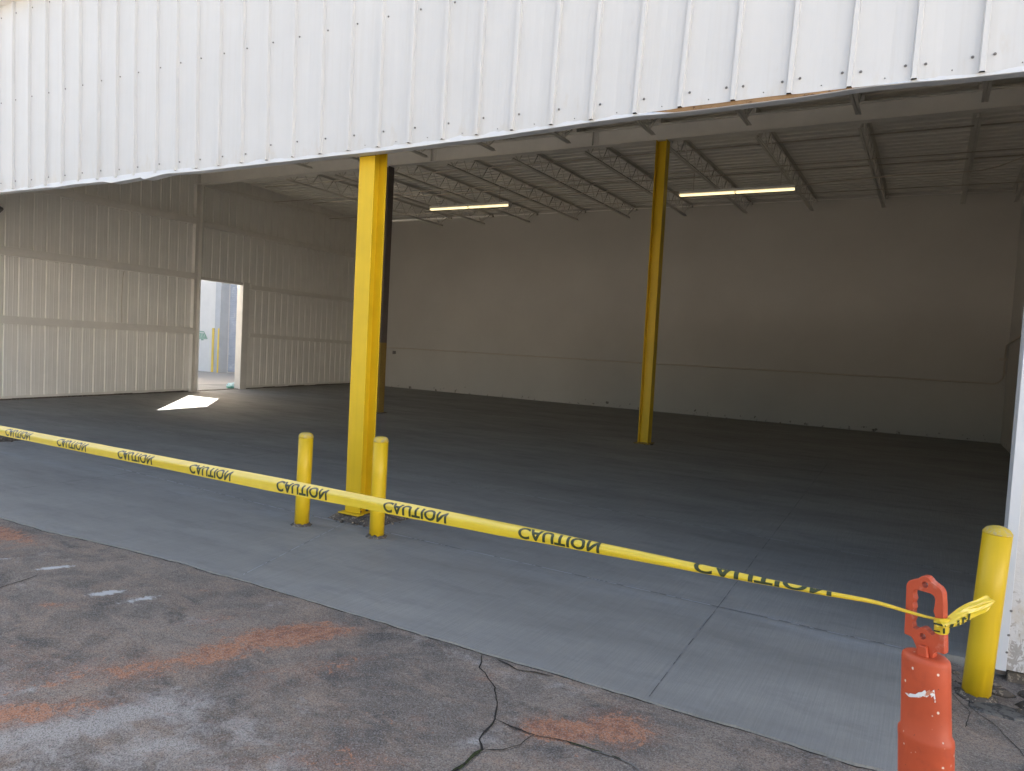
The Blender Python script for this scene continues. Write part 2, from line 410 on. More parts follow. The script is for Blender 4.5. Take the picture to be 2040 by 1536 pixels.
BL = [  # stain patches on the asphalt: x, y, rx, ry, angle, channel, amount
    (-3.08, 2.98, .45, .24, .95, 0, 1), (-2.95, 3.15, .3, .13, .7, 0, .9), (-3.2, 2.6, .45, .24, 1.2, 0, .85), (-3.35, 2.25, .5, .24, 1.0, 0, .75), (-3.55, 2.0, .6, .28, 1.0, 0, .65),
    (-1.32, 2.97, .30, .17, .5, 0, .95), (-1.12, 3.12, .26, .24, .4, 0, .9), (-1.15, 2.75, .3, .10, -.6, 0, .6), (-1.9, 2.62, .3, .16, .3, 0, .5),
    (-3.35, 1.7, .6, .2, .9, 0, .8), (-2.6, 2.85, .5, .18, 1.0, 0, .65), (-6.35, 3.08, .7, .2, 0, 0, .85), (-2.0, 2.2, .5, .2, .6, 0, .65), (-1.65, 2.15, .3, .2, .6, 0, .45), (-1.25, 2.45, .3, .15, .5, 0, .4), (-4.6, 2.0, .5, .15, 1.0, 0, .35), (-2.3, 3.15, .3, .1, .2, 0, .35), (-1.1, 2.5, .25, .1, .2, 0, .35),
    (-2.75, 2.85, .15, .06, .9, 0, .5), (-5.0, 2.2, .4, .08, .9, 0, .3), (-4.0, 2.35, .3, .08, .9, 0, .35),
    (-3.6, 2.0, 1.3, .55, .9, 0, .55), (-2.2, 2.3, 1.2, .45, .7, 0, .42), (-1.3, 2.6, .8, .4, .5, 0, .42), (-6.2, 2.9, 1.0, .4, 0, 0, .5), (-4.9, 2.5, 1.0, .2, .9, 0, .3), (-2.7, 2.6, .8, .25, 1.0, 0, .5), (-3.9, 1.7, .9, .3, .9, 0, .6),
    (-2.7, 1.7, 1.1, .5, .8, 2, .75), (-3.6, 1.8, 1.0, .3, .9, 2, .6), (-1.9, 3.35, 1.3, .10, -.02, 2, .7), (-4.4, 3.1, .5, .12, .3, 2, .4),
    (-5.22, 2.85, 0.200, 0.053, 1.1, 1, 1), (-4.48, 2.77, 0.175, 0.075, 1.1, 1, 1), (-4.22, 2.84, 0.213, 0.083, 1.2, 1, .85), (-5.7, 2.72, .18, .035, 1.1, 1, .9), (-4.3, 3.0, .2, .03, 1.1, 1, .5),
    (-1.60, 2.65, .09, .05, .3, 1, .7), (-1.5, 3.1, .16, .02, -.5, 1, .5), (-.98, 2.85, .12, .03, -.1, 1, .45), (-5.0, 3.3, .4, .03, -.15, 1, .35), (-1.35, 3.05, .1, .03, .4, 1, .4), (-2.95, 3.3, .2, .03, .3, 1, .3),
    (-2.95, 2.0, .55, .22, .9, 2, 1), (-2.5, 2.15, .5, .2, .9, 2, .8), (-3.05, 1.75, .5, .2, .9, 2, 1), (-2.2, 1.9, .4, .3, .5, 2, .8), (-1.8, 2.05, .4, .2, .7, 2, .5), (-5.6, 3.0, .6, .12, .1, 2, .5), (-2.5, 3.3, .8, .12, .2, 2, .5),
]
rb = random.Random(21)
for _ in range(150):      # small scattered clay and dust blotches, denser towards the street on the left
    bx = -4.6 + 4.3 * rb.random(); by = 1.5 + 1.85 * rb.random() ** 1.2
    if rb.random() > .35 + .5 * max(0, (-1.4 - bx) / 3): continue
    sz = .03 + .13 * rb.random() ** 2
    BL.append((bx, by, sz * (1.2 + rb.random()), sz * (.5 + .5 * rb.random()), .5 + .8 * rb.random(), 0 if rb.random() < .75 else 2, .38 + .36 * rb.random()))
def stain(x, y):
    c = [0, 0, 0]
    for (bx, by, rx, ry, a, ch, am) in BL:
        dx, dy = x - bx, y - by
        u = (dx * math.cos(a) + dy * math.sin(a)) / rx; v = (-dx * math.sin(a) + dy * math.cos(a)) / ry
        d = u * u + v * v
        if d < 4: c[ch] = max(c[ch], am * math.exp(-d * .9))
    return c
def axis(lo, hi, st, far):
    n = int(round((hi - lo) / st)); a = [lo + i * st for i in range(n + 1)]
    return [-x for x in far[::-1]] + a + far
gx = [-500, -150, -60, -34, -24, -17, -13, -10] + [-8 + .045 * i for i in range(int(9.4 / .045))] + [2, 4, 8, 16, 40, 120, 500]
gy = [-500, -150, -60, -25, -10, -4, -1, .6] + [1.2 + .045 * i for i in range(int(4.2 / .045))] + [6, 9, 14, 20, 26, 40, 120, 500]
def ground_z(x, y):
    z = -.012
    if 0 < y < 6 and -9 < x < 2:
        z += .004 * fnoise(x, y, 1.3) + .0022 * fnoise(x, y, 6, 2)
        k = max(0, min(1, (x - .05) / .25)) * max(0, min(1, (y - 3.2) / .5)); z -= .040 * k
    return z
g = bmesh.new(); lay = g.loops.layers.color.new('stain')
gv = [[g.verts.new((x, y, ground_z(x, y))) for x in gx] for y in gy]
cache = {}
for j in range(len(gy) - 1):
    for i in range(len(gx) - 1):
        f = g.faces.new((gv[j][i], gv[j][i + 1], gv[j + 1][i + 1], gv[j + 1][i])); f.smooth = True
        for lp in f.loops:
            k = (lp.vert.co.x, lp.vert.co.y)
            if k not in cache: cache[k] = stain(*k) if -9 < k[0] < 3 and 0 < k[1] < 6 else (0, 0, 0)
            lp[lay] = (*cache[k], 1)
def wobble(pts, step=.03, amp=.012):
    out = []
    for a, b in zip(pts, pts[1:]):
        a, b = Vector(a), Vector(b); n = max(1, int((b - a).length / step))
        for i in range(n):
            p = a.lerp(b, i / n); out.append((p.x + amp * fnoise(p.x, p.y, 14, 1), p.y + amp * fnoise(p.x, p.y, 14, 6)))
    out.append(tuple(pts[-1])); return out
def ground_strip(pts, w, mi, dz=.003):
    pts = wobble(pts); prev = None
    for i, (x, y) in enumerate(pts):
        a = Vector(pts[max(i - 1, 0)]); b = Vector(pts[min(i + 1, len(pts) - 1)]); d = (b - a).normalized(); nrm = Vector((-d.y, d.x))
        ww = w * (.55 + .9 * abs(fnoise(x, y, 9, 8)))
        if i in (0, len(pts) - 1): ww *= .3
        p, q = Vector((x, y)) + nrm * ww / 2, Vector((x, y)) - nrm * ww / 2
        cur = (g.verts.new((p.x, p.y, ground_z(p.x, p.y) + dz)), g.verts.new((q.x, q.y, ground_z(q.x, q.y) + dz)))
        if prev: g.faces.new((prev[0], prev[1], cur[1], cur[0])).material_index = mi
        prev = cur
ground_strip([(-2.04, 3.43), (-1.968, 3.292), (-1.789, 3.136), (-1.698, 3.009), (-1.616, 2.862)], .008, 1)
ground_strip([(-1.698, 3.009), (-1.616, 2.862), (-1.586, 2.672), (-1.538, 2.617), (-1.535, 2.495), (-1.535, 2.35), (-1.56, 2.2)], .011, 1, .004)
ground_strip([(-1.538, 2.617), (-1.535, 2.55), (-1.535, 2.45), (-1.536, 2.38), (-1.56, 2.2)], .022, 3, .0055)
ground_strip([(-1.265, 2.884), (-1.18, 2.889), (-1.102, 2.892)], .014, 3, .0062)
ground_strip([(-1.616, 2.862), (-1.53, 2.85), (-1.446, 2.848), (-1.395, 2.848), (-1.265, 2.884)], .010, 1, .005)
ground_strip([(-1.265, 2.884), (-1.102, 2.892), (-.96, 2.876), (-.905, 2.844), (-.8, 2.75)], .016, 2, .005)
ground_strip([(-1.538, 2.617), (-1.464, 2.66), (-1.422, 2.738), (-1.408, 2.849)], .007, 1, .006)
ground_strip([(-5.0, 2.35), (-5.06, 2.434), (-5.097, 2.572), (-5.138, 2.703)], .008, 1)
ground_strip([(-.62, 3.05), (-.72, 2.98), (-.74, 2.9), (-.7, 2.82)], .006, 2)
ground_strip([(-1.95, 3.42), (-1.8, 3.38), (-1.6, 3.42)], .012, 1, .005)
ground_strip([(.24, 4.9), (.33, 4.72), (.30, 4.5), (.42, 4.3), (.5, 4.05)], .005, 1, .004)
ground_strip([(.22, 4.6), (.3, 4.42), (.27, 4.2)], .005, 1, .005)
# the open joint between asphalt and new concrete
jp = [(-8 + .07 * i, slab_edge_y(-8 + .07 * i) - .004) for i in range(int(8.1 / .07))]
ground_strip(jp, .010, 1, .002)
me = bpy.data.meshes.new('ground'); g.to_mesh(me); g.free()
for m in ('asphalt', 'crack', 'crack_light', 'moss'): me.materials.append(M[m])
o = bpy.data.objects.new('ground', me); COL.objects.link(o); tag(o, kind='structure')

# new concrete slab: one sheet with a ragged lip
s = MB(); xs = [-20 + 1.0 * i for i in range(12)] + [-8 + .07 * i for i in range(int(8.15 / .07))] + [.18]
front = [(x, slab_edge_y(x)) for x in xs]
ys = [3.5 + .08 * i for i in range(20)] + [5.10]
right = [(slab_edge_x(y), y) for y in ys]
def V_(x, y, z=0): return s.bm.verts.new((x, y, z))
for (xa, ya), (xb, yb) in zip(front, front[1:]):
    if xb > -.001: break
    s.face([(xa, ya, 0), (xb, yb, 0), (xb, 5.10, 0), (xa, 5.10, 0)])
    s.face([(xa, ya, 0), (xa, ya - .004, -.08), (xb, yb - .004, -.08), (xb, yb, 0)])
    xl, yl = xb, yb
right = [(.17, slab_edge_y(.12))] + right
for (xa, ya), (xb, yb) in zip(right, right[1:]):
    s.face([(xl, yl if ya < 3.47 else ya, 0), (xa, ya, 0), (xb, yb, 0), (xl, yb, 0)])
    s.face([(xa, ya, 0), (xa + .006, ya, -.08), (xb + .006, yb, -.08), (xb, yb, 0)])
s.face([(xl, yl, 0), (xl, yl - .004, -.08), (.17, right[0][1] - .004, -.08), (.17, right[0][1], 0)])
s.face([(-20, 5.10, 0), (XR + .2, 5.10, 0), (XR + .2, YB + .2, 0), (-20, YB + .2, 0)])
s.face([(right[-1][0], 5.10, 0), (right[-1][0], 5.10, -.08), (XR + .2, 5.10, -.08), (XR + .2, 5.10, 0)])
def slab_strip(a, b, w, mi, dz=.0022, n=60):
    a, b = Vector(a), Vector(b); d = (b - a).normalized(); nr = Vector((-d.y, d.x)); prev = None
    for i in range(n + 1):
        p = a.lerp(b, i / n); p = p + nr * .004 * fnoise(p.x, p.y, 3, 4); ww = w * (.7 + .6 * abs(fnoise(p.x, p.y, 6, 3)))
        cur = (s.bm.verts.new((p.x + nr.x * ww / 2, p.y + nr.y * ww / 2, dz)), s.bm.verts.new((p.x - nr.x * ww / 2, p.y - nr.y * ww / 2, dz)))
        if prev: s.bm.faces.new((prev[0], prev[1], cur[1], cur[0])).material_index = mi
        prev = cur
slab_strip((-1.10, 3.475), (-1.42, 13.6), .0055, 1, .002, 120)
slab_strip((-8.6, 5.30), (-5.5, 5.10), .012, 2, .0035, 90)
slab_strip((-5.5, 5.10), (.17, 5.02), .012, 2, .0035, 150)
slab_strip((-14.5, 7.85), (1.4, 7.2), .010, 2, .0035, 150)
slab_strip((-4.09, 3.52), (-4.55, 5.0), .007, 2, .0030, 30)
slab_strip((-7.9, 3.4), (-8.4, 13.0), .008, 1, .002, 80)
slab_strip((-16.5, 10.4), (1.5, 10.2), .008, 1, .003, 100)
tag(s.build('concrete_floor', [M['slab'], M['groove'], M['groove_dust']], recalc=False), kind='structure')

# ------------------------------------------------------------------ front wall above the opening
RIBX = [-10.342, -9.965, -9.587, -9.23, -8.874, -8.505, -8.152, -7.813, -7.432, -7.093, -6.766, -6.418, -6.084, -5.729, -5.378, -5.025, -4.68, -4.339, -3.999,
        -3.654, -3.314, -2.987, -2.641, -2.31, -1.971, -1.644, -1.281, -.924, -.568, -.213, .131]
RIBX = [-10.342 - .352 * k for k in range(26, 0, -1)] + RIBX + [.131 + .35 * k for k in range(1, 12)]
def interp(tab, x):
    if x <= tab[0][0]: return tab[0][1]
    for (a, ya), (b, yb) in zip(tab, tab[1:]):
        if x <= b: return ya + (yb - ya) * (x - a) / (b - a)
    return tab[-1][1]
LEAN = [(-20, -.026), (-8.15, -.026), (-6.77, -.030), (-5.0, -.017), (-3.3, .012), (-1.64, .045), (-1.28, .032), (-.57, .03), (.13, .015), (1, 0)]
SID_Z = [(-20, 3.37), (-10.6, 3.372), (-9.0, 3.374), (-7.0, 3.372), (-4.3, 3.384), (-3.1, 3.392), (-2.4, 3.406), (-1.95, 3.414), (-1.6, 3.424), (-1.1, 3.428), (-.56, 3.424), (-.2, 3.424), (.5, 3.416), (4, 3.45)]
FLA_Z = [(-20, 3.35), (-10.67, 3.35), (-9.55, 3.345), (-9.40, 3.333), (-8.9, 3.340), (-8.41, 3.342), (-8.24, 3.318), (-7.9, 3.330), (-7.68, 3.340), (-7.62, 3.312), (-7.45, 3.330), (-7.27, 3.352), (-6.8, 3.346),
         (-5.5, 3.349), (-5.0, 3.352), (-4.2, 3.350), (-3.1, 3.366), (-2.43, 3.388), (-1.95, 3.396), (-1.76, 3.383), (-1.62, 3.379), (-1.25, 3.384), (-.92, 3.387), (-.57, 3.402), (-.19, 3.407), (.33, 3.400), (4, 3.43)]
fwall = thing('front_wall', 'white ribbed metal wall with a bent lower edge, hanging over the wide open bay', 'wall', (0, YF, 0))
sd = MB(); ZT = 5.80
prof = []   # x, y-offset of the corrugated sheet
last = None
for rx in RIBX:
    if last is not None:   # slightly bellied flat between two ribs, with two faint stiffener beads
        a, b = last + .013, rx - .022
        for k in range(1, 8):
            t = k / 8; prof.append((a + (b - a) * t, .004 * math.sin(math.pi * t) * (.6 + .8 * random.random()), False))
    prof += [(rx - .022, 0, False), (rx - .014, -.034, True), (rx + .010, -.034, True), (rx + .013, 0, False)]
    last = rx
zl = [0, .12, .35, .6, .85, 1.0]
rows = []
for zi, zt in enumerate(zl):
    row = []
    for (x, yo, top_) in prof:
        z0 = interp(SID_Z, x) + (.004 * fnoise(x, 0, 5, 2) if zi == 0 else 0)
        z = z0 + (ZT - z0) * zt
        bul = .0035 * fnoise(x, z, 1.1, 7) + (.004 * fnoise(x, z, 3.0, 4) if zi == 0 else 0)
        row.append(sd.bm.verts.new((x + interp(LEAN, x) * (z - 3.4), yo + bul, z)))
    rows.append(row)
for A, B in zip(rows, rows[1:]):
    for i in range(len(prof) - 1):
        f = sd.bm.faces.new((A[i], A[i + 1], B[i + 1], B[i]))
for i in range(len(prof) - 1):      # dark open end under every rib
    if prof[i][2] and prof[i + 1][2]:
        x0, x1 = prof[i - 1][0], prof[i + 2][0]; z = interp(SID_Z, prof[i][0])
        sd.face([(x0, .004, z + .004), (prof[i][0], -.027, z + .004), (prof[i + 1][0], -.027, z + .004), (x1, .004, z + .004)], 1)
sid = sd.build('siding', [M['siding'], M['hole']], fwall, recalc=False)
so = sid.modifiers.new('sheet', 'SOLIDIFY'); so.thickness = .0015; so.offset = 1
# flashing along the lower edge: an L of thin sheet, sagging and torn loose in two places
fl = MB(); N = 420; prev = None
for i in range(N + 1):
    x = -19.5 + 23.3 * i / N
    x += 0
    zb = interp(FLA_Z, x) + .0025 * fnoise(x, 0, 4, 5); zs = interp(SID_Z, x)
    loose = max(0, min(1, (x + 2.1) / .4)) * max(0, min(1, (-.1 - x) / .3))
    lo2 = max(0, 1 - abs(x + 7.6) / .9) + max(0, 1 - abs(x + 9.0) / .8)
    zt = (zb + .015) * loose + (zs + .02) * (1 - loose)
    y0 = .012 - .030 * loose - .030 * min(1, lo2) - .012
    cur = [fl.bm.verts.new(p) for p in ((x, y0 + .03 * loose + .006, zt), (x, y0 - .002, zb + .002), (x, y0 + .004, zb), (x, y0 + .12, zb + .012))]
    if prev:
        for k in range(3): fl.bm.faces.new((prev[k], cur[k], cur[k + 1], prev[k + 1]))
    prev = cur
fob = fl.build('drip_flashing', M['flash'], fwall, recalc=False)
so = fob.modifiers.new('sheet', 'SOLIDIFY'); so.thickness = .0012
w = MB()
prev = None
for i in range(60):
    x = -2.4 + 2.55 * i / 59; z0 = interp(FLA_Z, x) + .012; z1 = interp(SID_Z, x) + .04
    cur = [w.bm.verts.new(q_) for q_ in ((x, .006, z0), (x, .006, z1), (x, .035, z1), (x, .035, z0))]
    if prev:
        for k in range(4): w.bm.faces.new((prev[k], cur[k], cur[(k + 1) % 4], prev[(k + 1) % 4]))
    prev = cur
w.build('wood_strip', M['wood'], fwall)
w = MB()
w.box(-19.4, 3.7, .075, .13, 3.47, 3.56); w.box(-19.4, 3.7, .13, .24, 3.54, 3.56); w.box(-19.4, 3.7, .06, .26, 4.45, 4.51); w.box(-19.4, 3.7, .06, .26, 5.5, 5.57)
w.build('girt', M['rust'], fwall)
gt = MB(); gt.box(-19.4, 3.8, -.13, .12, 5.722, 5.90); gt.box(-19.4, 3.8, -.15, -.13, 5.712, 5.93); gt.box(-19.4, 3.8, .0, .28, 5.90, 6.18)
gt.build('gutter', M['trim'], fwall, bevel=.006)
sw = MB()
def screw(x, z, r=.0085):
    zz = z; xx = x + interp(LEAN, x) * (z - 3.4)
    sw.lathe([(r * 1.25, 0), (r * 1.25, .0015), (r * .8, .004), (r * .45, .006), (0, .0065)], 10)
    for v in sw.bm.verts[-0:] if False else []: pass
# screws are built flat on the sheet (facing -Y)
def screws_on(xz):
    for (x, z, r) in xz:
        xx = x + interp(LEAN, x) * (z - 3.4)
        ring0 = [sw.bm.verts.new((xx + 1.2 * r * math.cos(a * math.pi / 5), -.008, z + 1.2 * r * math.sin(a * math.pi / 5))) for a in range(10)]
        ring1 = [sw.bm.verts.new((xx + .8 * r * math.cos(a * math.pi / 5), -.014, z + .8 * r * math.sin(a * math.pi / 5))) for a in range(10)]
        for k in range(10): sw.bm.faces.new((ring0[k], ring0[(k + 1) % 10], ring1[(k + 1) % 10], ring1[k]))
        sw.bm.faces.new(ring1); sw.bm.faces.new(ring0)
L_ = []
for rx in RIBX:
    j = lambda: .006 * (random.random() - .5)
    L_ += [(rx + .052 + j(), 3.515 + j() * 2 - (.05 if rx < -6 else 0), .0075), (rx + .052 + j(), 4.49 + j(), .0075), (rx + .052 + j(), 5.57 + j(), .0075)]
    if rx > -1.4: L_.append((rx - .055 + j(), 3.515 + j() * 2, .0075))
    if rx > -5: L_.append((rx + .19 + j(), interp(SID_Z, rx) + .03, .0035))
screws_on(L_)
sw.build('screws', M['screw'], fwall)

# short wall right of the opening
rwall = thing('front_wall', 'dirty white metal wall end with pale edge trim behind the right bollard', 'wall', (0, 5.0, 0))
pn = MB(); zb = .020
pts = [(.475, 0)]; x = .475
for rx in (.80, 1.15, 1.50, 1.85, 2.2, 2.55, 2.9, 3.25):
    pts += [(rx - .03, 0), (rx - .016, -.03), (rx + .014, -.03), (rx + .024, 0)]
pts.append((3.7, 0))
A = [pn.bm.verts.new((x, y, zb + .01 * fnoise(x, 0, 6, 1))) for x, y in pts]; B = [pn.bm.verts.new((x, y, 3.38)) for x, y in pts]
for i in range(len(pts) - 1): pn.bm.faces.new((A[i], A[i + 1], B[i + 1], B[i]))
po = pn.build('siding', M['low_panel'], rwall, recalc=False); so = po.modifiers.new('sheet', 'SOLIDIFY'); so.thickness = .0015
ed = MB()
ed.box(.440, .492, -.012, -.004, .010, 3.37); ed.box(.440, .448, -.004, .20, .012, 3.37)
ed.build('edge_trim', M['flash'], rwall, bevel=.002)
fr = MB(); fr.box(.452, .54, .045, .20, -.03, 3.37); fr.box(.56, 3.7, .06, .22, .5, .6); fr.box(.56, 3.7, .06, .22, 2.0, 2.1)
fr.build('frame', M['dark_steel'], rwall)
sw = MB(); screws_on([(.515, .22, .0075), (.515, .36, .0075), (.515, 1.2, .0075), (.515, .12, .0075)])
sw.build('screws', M['screw'], rwall)
ft = MB(); ft.box(.50, 3.7, .02, .3, -.09, .006)
ft.build('footing', M['rubble'], rwall, bevel=.01)

# ------------------------------------------------------------------ inner walls
bw = MB(); bw.box(-19.4, XR + .3, YB, YB + .25, -.02, 6.35)
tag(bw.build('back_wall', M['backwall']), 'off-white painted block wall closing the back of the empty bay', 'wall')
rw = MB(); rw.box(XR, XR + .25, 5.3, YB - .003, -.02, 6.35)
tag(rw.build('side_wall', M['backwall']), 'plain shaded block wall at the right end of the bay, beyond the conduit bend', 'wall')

# left wall, local frame: y runs along the wall, +x into the room
lw = thing('side_wall', 'cream ribbed metal wall on the left, with horizontal girts and an open doorway', 'wall', (-15.811, 0, 0), WL_A)
def LY(y): return y * WL_N            # world y on the wall -> distance along it
D0, D1, DH = LY(13.435), LY(15.10), 3.10
pn = MB()
def wall_panel(y0, y1, z0, z1):
    n0 = int(math.floor(y0 / .305)); P = [(y0, 0)]
    for k in range(n0 - 1, int(y1 / .305) + 2):
        c = k * .305
        for (dy, xo) in ((-.026, 0), (-.016, -.022), (.016, -.022), (.026, 0), (.088, 0), (.094, .0025), (.102, .0025), (.108, 0), (.196, 0), (.202, .0025), (.210, .0025), (.216, 0)):
            if y0 < c + dy < y1: P.append((c + dy, xo))
    P.append((y1, 0)); P = sorted(P)
    A = [pn.bm.verts.new((xo, y, z0)) for y, xo in P]; B = [pn.bm.verts.new((xo, y, z1)) for y, xo in P]
    for i in range(len(P) - 1): pn.bm.faces.new((A[i], A[i + 1], B[i + 1], B[i]))
wall_panel(LY(4.9), D0 - .02, -.02, 6.3); wall_panel(D0 - .02, D1 + .25, DH + .03, 6.3); wall_panel(D1 + .25, LY(YB) + .10, -.02, 6.3)
po = pn.build('wall_panel', M['cream_wall'], lw, recalc=False); so = po.modifiers.new('sheet', 'SOLIDIFY'); so.thickness = .0015; so.offset = 1
def girt(a, b, za, zb_, h=.165, d=.13):
    q = MB(); n = 1
    for (x0, x1, h0, h1) in ((.012, d, 0, .006), (d - .006, d, -h, 0), (.012, d, -h - .0, -h + .006)):
        c = [(x, y, z) for (y, zz) in ((a, za), (b, zb_)) for x in (x0, x1) for z in (zz + h0, zz + h1)]
        v = [q.bm.verts.new(p) for p in c]
        for f in ((0, 1, 3, 2), (4, 6, 7, 5), (0, 4, 5, 1), (2, 3, 7, 6), (0, 2, 6, 4), (1, 5, 7, 3)): q.bm.faces.new([v[i] for i in f])
    return q.build('girt', M['cream_steel'], lw)
cy0, cy1 = LY(13.17), LY(13.42)
girt(LY(5), cy0, 1.80, 1.755); girt(LY(5), cy0, 3.20, 3.245); girt(LY(5), cy0, 4.58, 4.735)
girt(D1 + .26, LY(YB) - .03, 1.69, 1.58, .12); girt(D1 + .26, LY(YB) - .03, 3.135, 3.17, .13); girt(cy1, LY(YB) - .03, 4.70, 4.83, .15)
q = MB(); a, b = LY(13.45), LY(YB) - .03
v = [q.bm.verts.new(p) for p in [(x, y, z) for (y, zz) in ((a, 5.70), (b, 6.0)) for x in (.01, .10) for z in (zz - .05, zz + .03)]]
for f in ((0, 1, 3, 2), (4, 6, 7, 5), (0, 4, 5, 1), (2, 3, 7, 6), (0, 2, 6, 4), (1, 5, 7, 3)): q.bm.faces.new([v[i] for i in f])
q.build('eave_trim', M['cream_steel'], lw)
q = MB(); q.box(.0, .03, LY(5), cy0, .035, .085); q.box(0, .03, D1 + .26, LY(YB) - .03, .035, .085)
q.build('base_trim', M['cream_steel'], lw)
q = MB()
for y0, y1 in ((LY(5), cy0), (D1 + .3, LY(YB) - .03)):
    y = y0
    while y < y1:
        L = .25 + .5 * random.random(); q.box(-.02, .02 + .03 * random.random(), y, min(y1, y + L - .01), -.001, .02 + .022 * random.random()); y += L
q.build('dirt_line', M['rubble'], lw)
q = MB(); q.tube([(.03, LY(10.98) + .01 * math.sin(i), 3.05 - 1.27 * i / 8) if i else (.03, LY(11.02), 3.05) for i in range(9)], .006, 6)
q.build('cable', M['pipe'], lw)
# doorway trim
q = MB(); q.box(-.16, .06, D1, D1 + .035, 0, DH + .10); q.box(.035, .06, D1 + .035, D1 + .26, 0, DH + .10); q.box(-.16, .035, D1 + .225, D1 + .26, 0, DH + .10)
q.build('door_jamb', M['trim'], lw, bevel=.004)
q = MB(); q.box(-.03, .055, D0 - .02, D1 - .002, DH, DH + .08)
q.build('door_header', M['trim'], lw, bevel=.004)
q = MB(); q.box(-.12, .02, D0, D1, -.03, .012)
q.build('sill', M['rubble'], lw, bevel=.008)

# H-section column helper (web along y by default, flanges face front and back)
def h_column(t, w, d, z0, z1, mat, turn=False, tf=.014, tw=.010, parts=True, zcut=None):
    q = MB()
    zc = zcut if zcut is not None else z1
    def bx(x0, x1, y0, y1, a, b):
        if turn: q.box(y0, y1, x0, x1, a, b)
        else: q.box(x0, x1, y0, y1, a, b)
    bx(-w / 2, w / 2, -d / 2, -d / 2 + tf, z0, zc)
    bx(-w / 2, w / 2, d / 2 - tf, d / 2, z0, z1)
    bx(-tw / 2, tw / 2, -d / 2 + tf, d / 2 - tf, z0, z1)
    return q
wc = thing('wall_column', 'cream steel column standing against the left wall beside the open doorway', 'column', (-17.745, 13.29, 0), WL_A)
h_column(wc, .22, .235, .012, 5.66, None).build('shaft', M['cream_steel'], wc, bevel=.003)
q = MB(); q.box(-.13, .15, -.15, .15, 0, .012); q.build('base_plate', M['cream_steel'], wc)
q = MB(); q.box(.07, .11, -.13, -.118, 5.40, 5.66); q.box(.02, .11, .118, .13, 5.40, 5.66)
for z in (5.45, 5.53, 5.61): q.tube([(.09, -.14, z), (.09, -.118, z)], .012, 6)
q.build('bracket', M['cream_steel'], wc)

# ------------------------------------------------------------------ yellow columns
FT = []
def footing(x0, x1, y0, y1, h, label, seed):
    rnd = random.Random(seed); n = 9; q = MB()
    gxs = [x0 + (x1 - x0) * i / n for i in range(n + 1)]; gys = [y0 + (y1 - y0) * i / n for i in range(n + 1)]
    V = []
    for j, y in enumerate(gys):
        row = []
        for i, x in enumerate(gxs):
            e = min(i, j, n - i, n - j)
            if e == 0: z = .001
            elif e == 1: z = h * (.35 + .5 * rnd.random())
            else: z = h * (.85 + .12 * rnd.random())
            jx = (rnd.random() - .5) * .028; jy = (rnd.random() - .5) * .028
            row.append(q.bm.verts.new((x + jx, y + jy, z)))
        V.append(row)
    for j in range(n):
        for i in range(n): q.bm.faces.new((V[j][i], V[j][i + 1], V[j + 1][i + 1], V[j + 1][i]))
    for _ in range(46):      # loose crumbs round it
        a = rnd.random() * 6.28; rr = 1 + rnd.random() * .22
        cx = (x0 + x1) / 2 + rr * (x1 - x0) / 2 * math.cos(a) * 1.05; cy = (y0 + y1) / 2 + rr * (y1 - y0) / 2 * math.sin(a) * 1.05; r = .005 + .018 * rnd.random() ** 2
        q.lathe([(0, 0), (r, r * .3), (r * .8, r), (0, r * 1.2)], 6, at=(cx, cy, 0))
    o = q.build('column_footing', M['rubble']); tag(o, label, 'footing'); return o
footing(-4.83, -4.26, 5.13, 5.66, .075, 'broken concrete pad under the near yellow column between the two bollards', 3)
footing(-11.85, -11.16, 5.14, 5.66, .06, 'broken concrete pad at the left edge, half out of the picture', 5)
CX = -4.612
def front_column(x, label):
    t = thing('steel_column', label, 'column', (x, 5.31, .060), 0)
    q = h_column(t, .182, .178, .014, 6.0, None, zcut=3.31, tf=.012); q.build('shaft', M['yellow'], t, bevel=.003)
    q = MB(); q.box(-.09, .09, -.086, -.076, 3.312, 3.9); q.build('top_flange', M['rust'], t)
    q = MB(); q.box(-.125, .125, -.145, .145, 0, .013); q.build('base_plate', M['yellow'], t, bevel=.003)
    q = MB()
    for sx in (-.06, .06):
        for sy in (-.05, .05): q.tube([(sx, sy, .013), (sx, sy, .03)], .014, 6); q.tube([(sx, sy, .03), (sx, sy, .05)], .007, 6)
    q.build('anchor_bolts', M['bolt'], t)
    return t
front_column(CX, 'tall bright yellow steel H column standing between the two near bollards')
front_column(-11.62, 'yellow steel H column just past the left edge of the front opening')
def inner_column(x, label, dark):
    t = thing('steel_column', label, 'column', (x, YM, 0))
    if not dark:
        q = h_column(t, .20, .205, .03, 5.66, None, turn=True); q.build('shaft', M['yellow'], t, bevel=.003)
        q = MB(); q.box(-.15, .15, -.15, .15, .012, .03); q.build('base_plate', M['yellow_dirty'], t)
        q = MB()
        for k in range(26):
            a = random.random() * 6.28; r = .11 + .1 * random.random(); s_ = .01 + .014 * random.random()
            q.lathe([(0, 0), (s_, .002), (s_ * .8, s_ * .8), (0, s_)], 6, at=(r * math.cos(a), r * math.sin(a), 0))
        q.build('grout', M['rubble'], t)
    else:
        q = h_column(t, .20, .205, 1.64, 5.66, None, turn=True); q.build('shaft', M['dark_steel'], t, bevel=.003)
        q = h_column(t, .202, .207, .02, 1.64, None, turn=True); q.build('lower_shaft', M['yellow_dirty'], t, bevel=.003)
        q = MB(); q.box(-.15, .15, -.15, .15, 0, .02); q.build('base_plate', M['dark_steel'], t)
    return t
inner_column(-4.62, 'slender yellow steel column under the ceiling beam, in the middle of the bay', False)
inner_column(-11.13, 'dark brown steel column almost hidden behind the near yellow column', True)

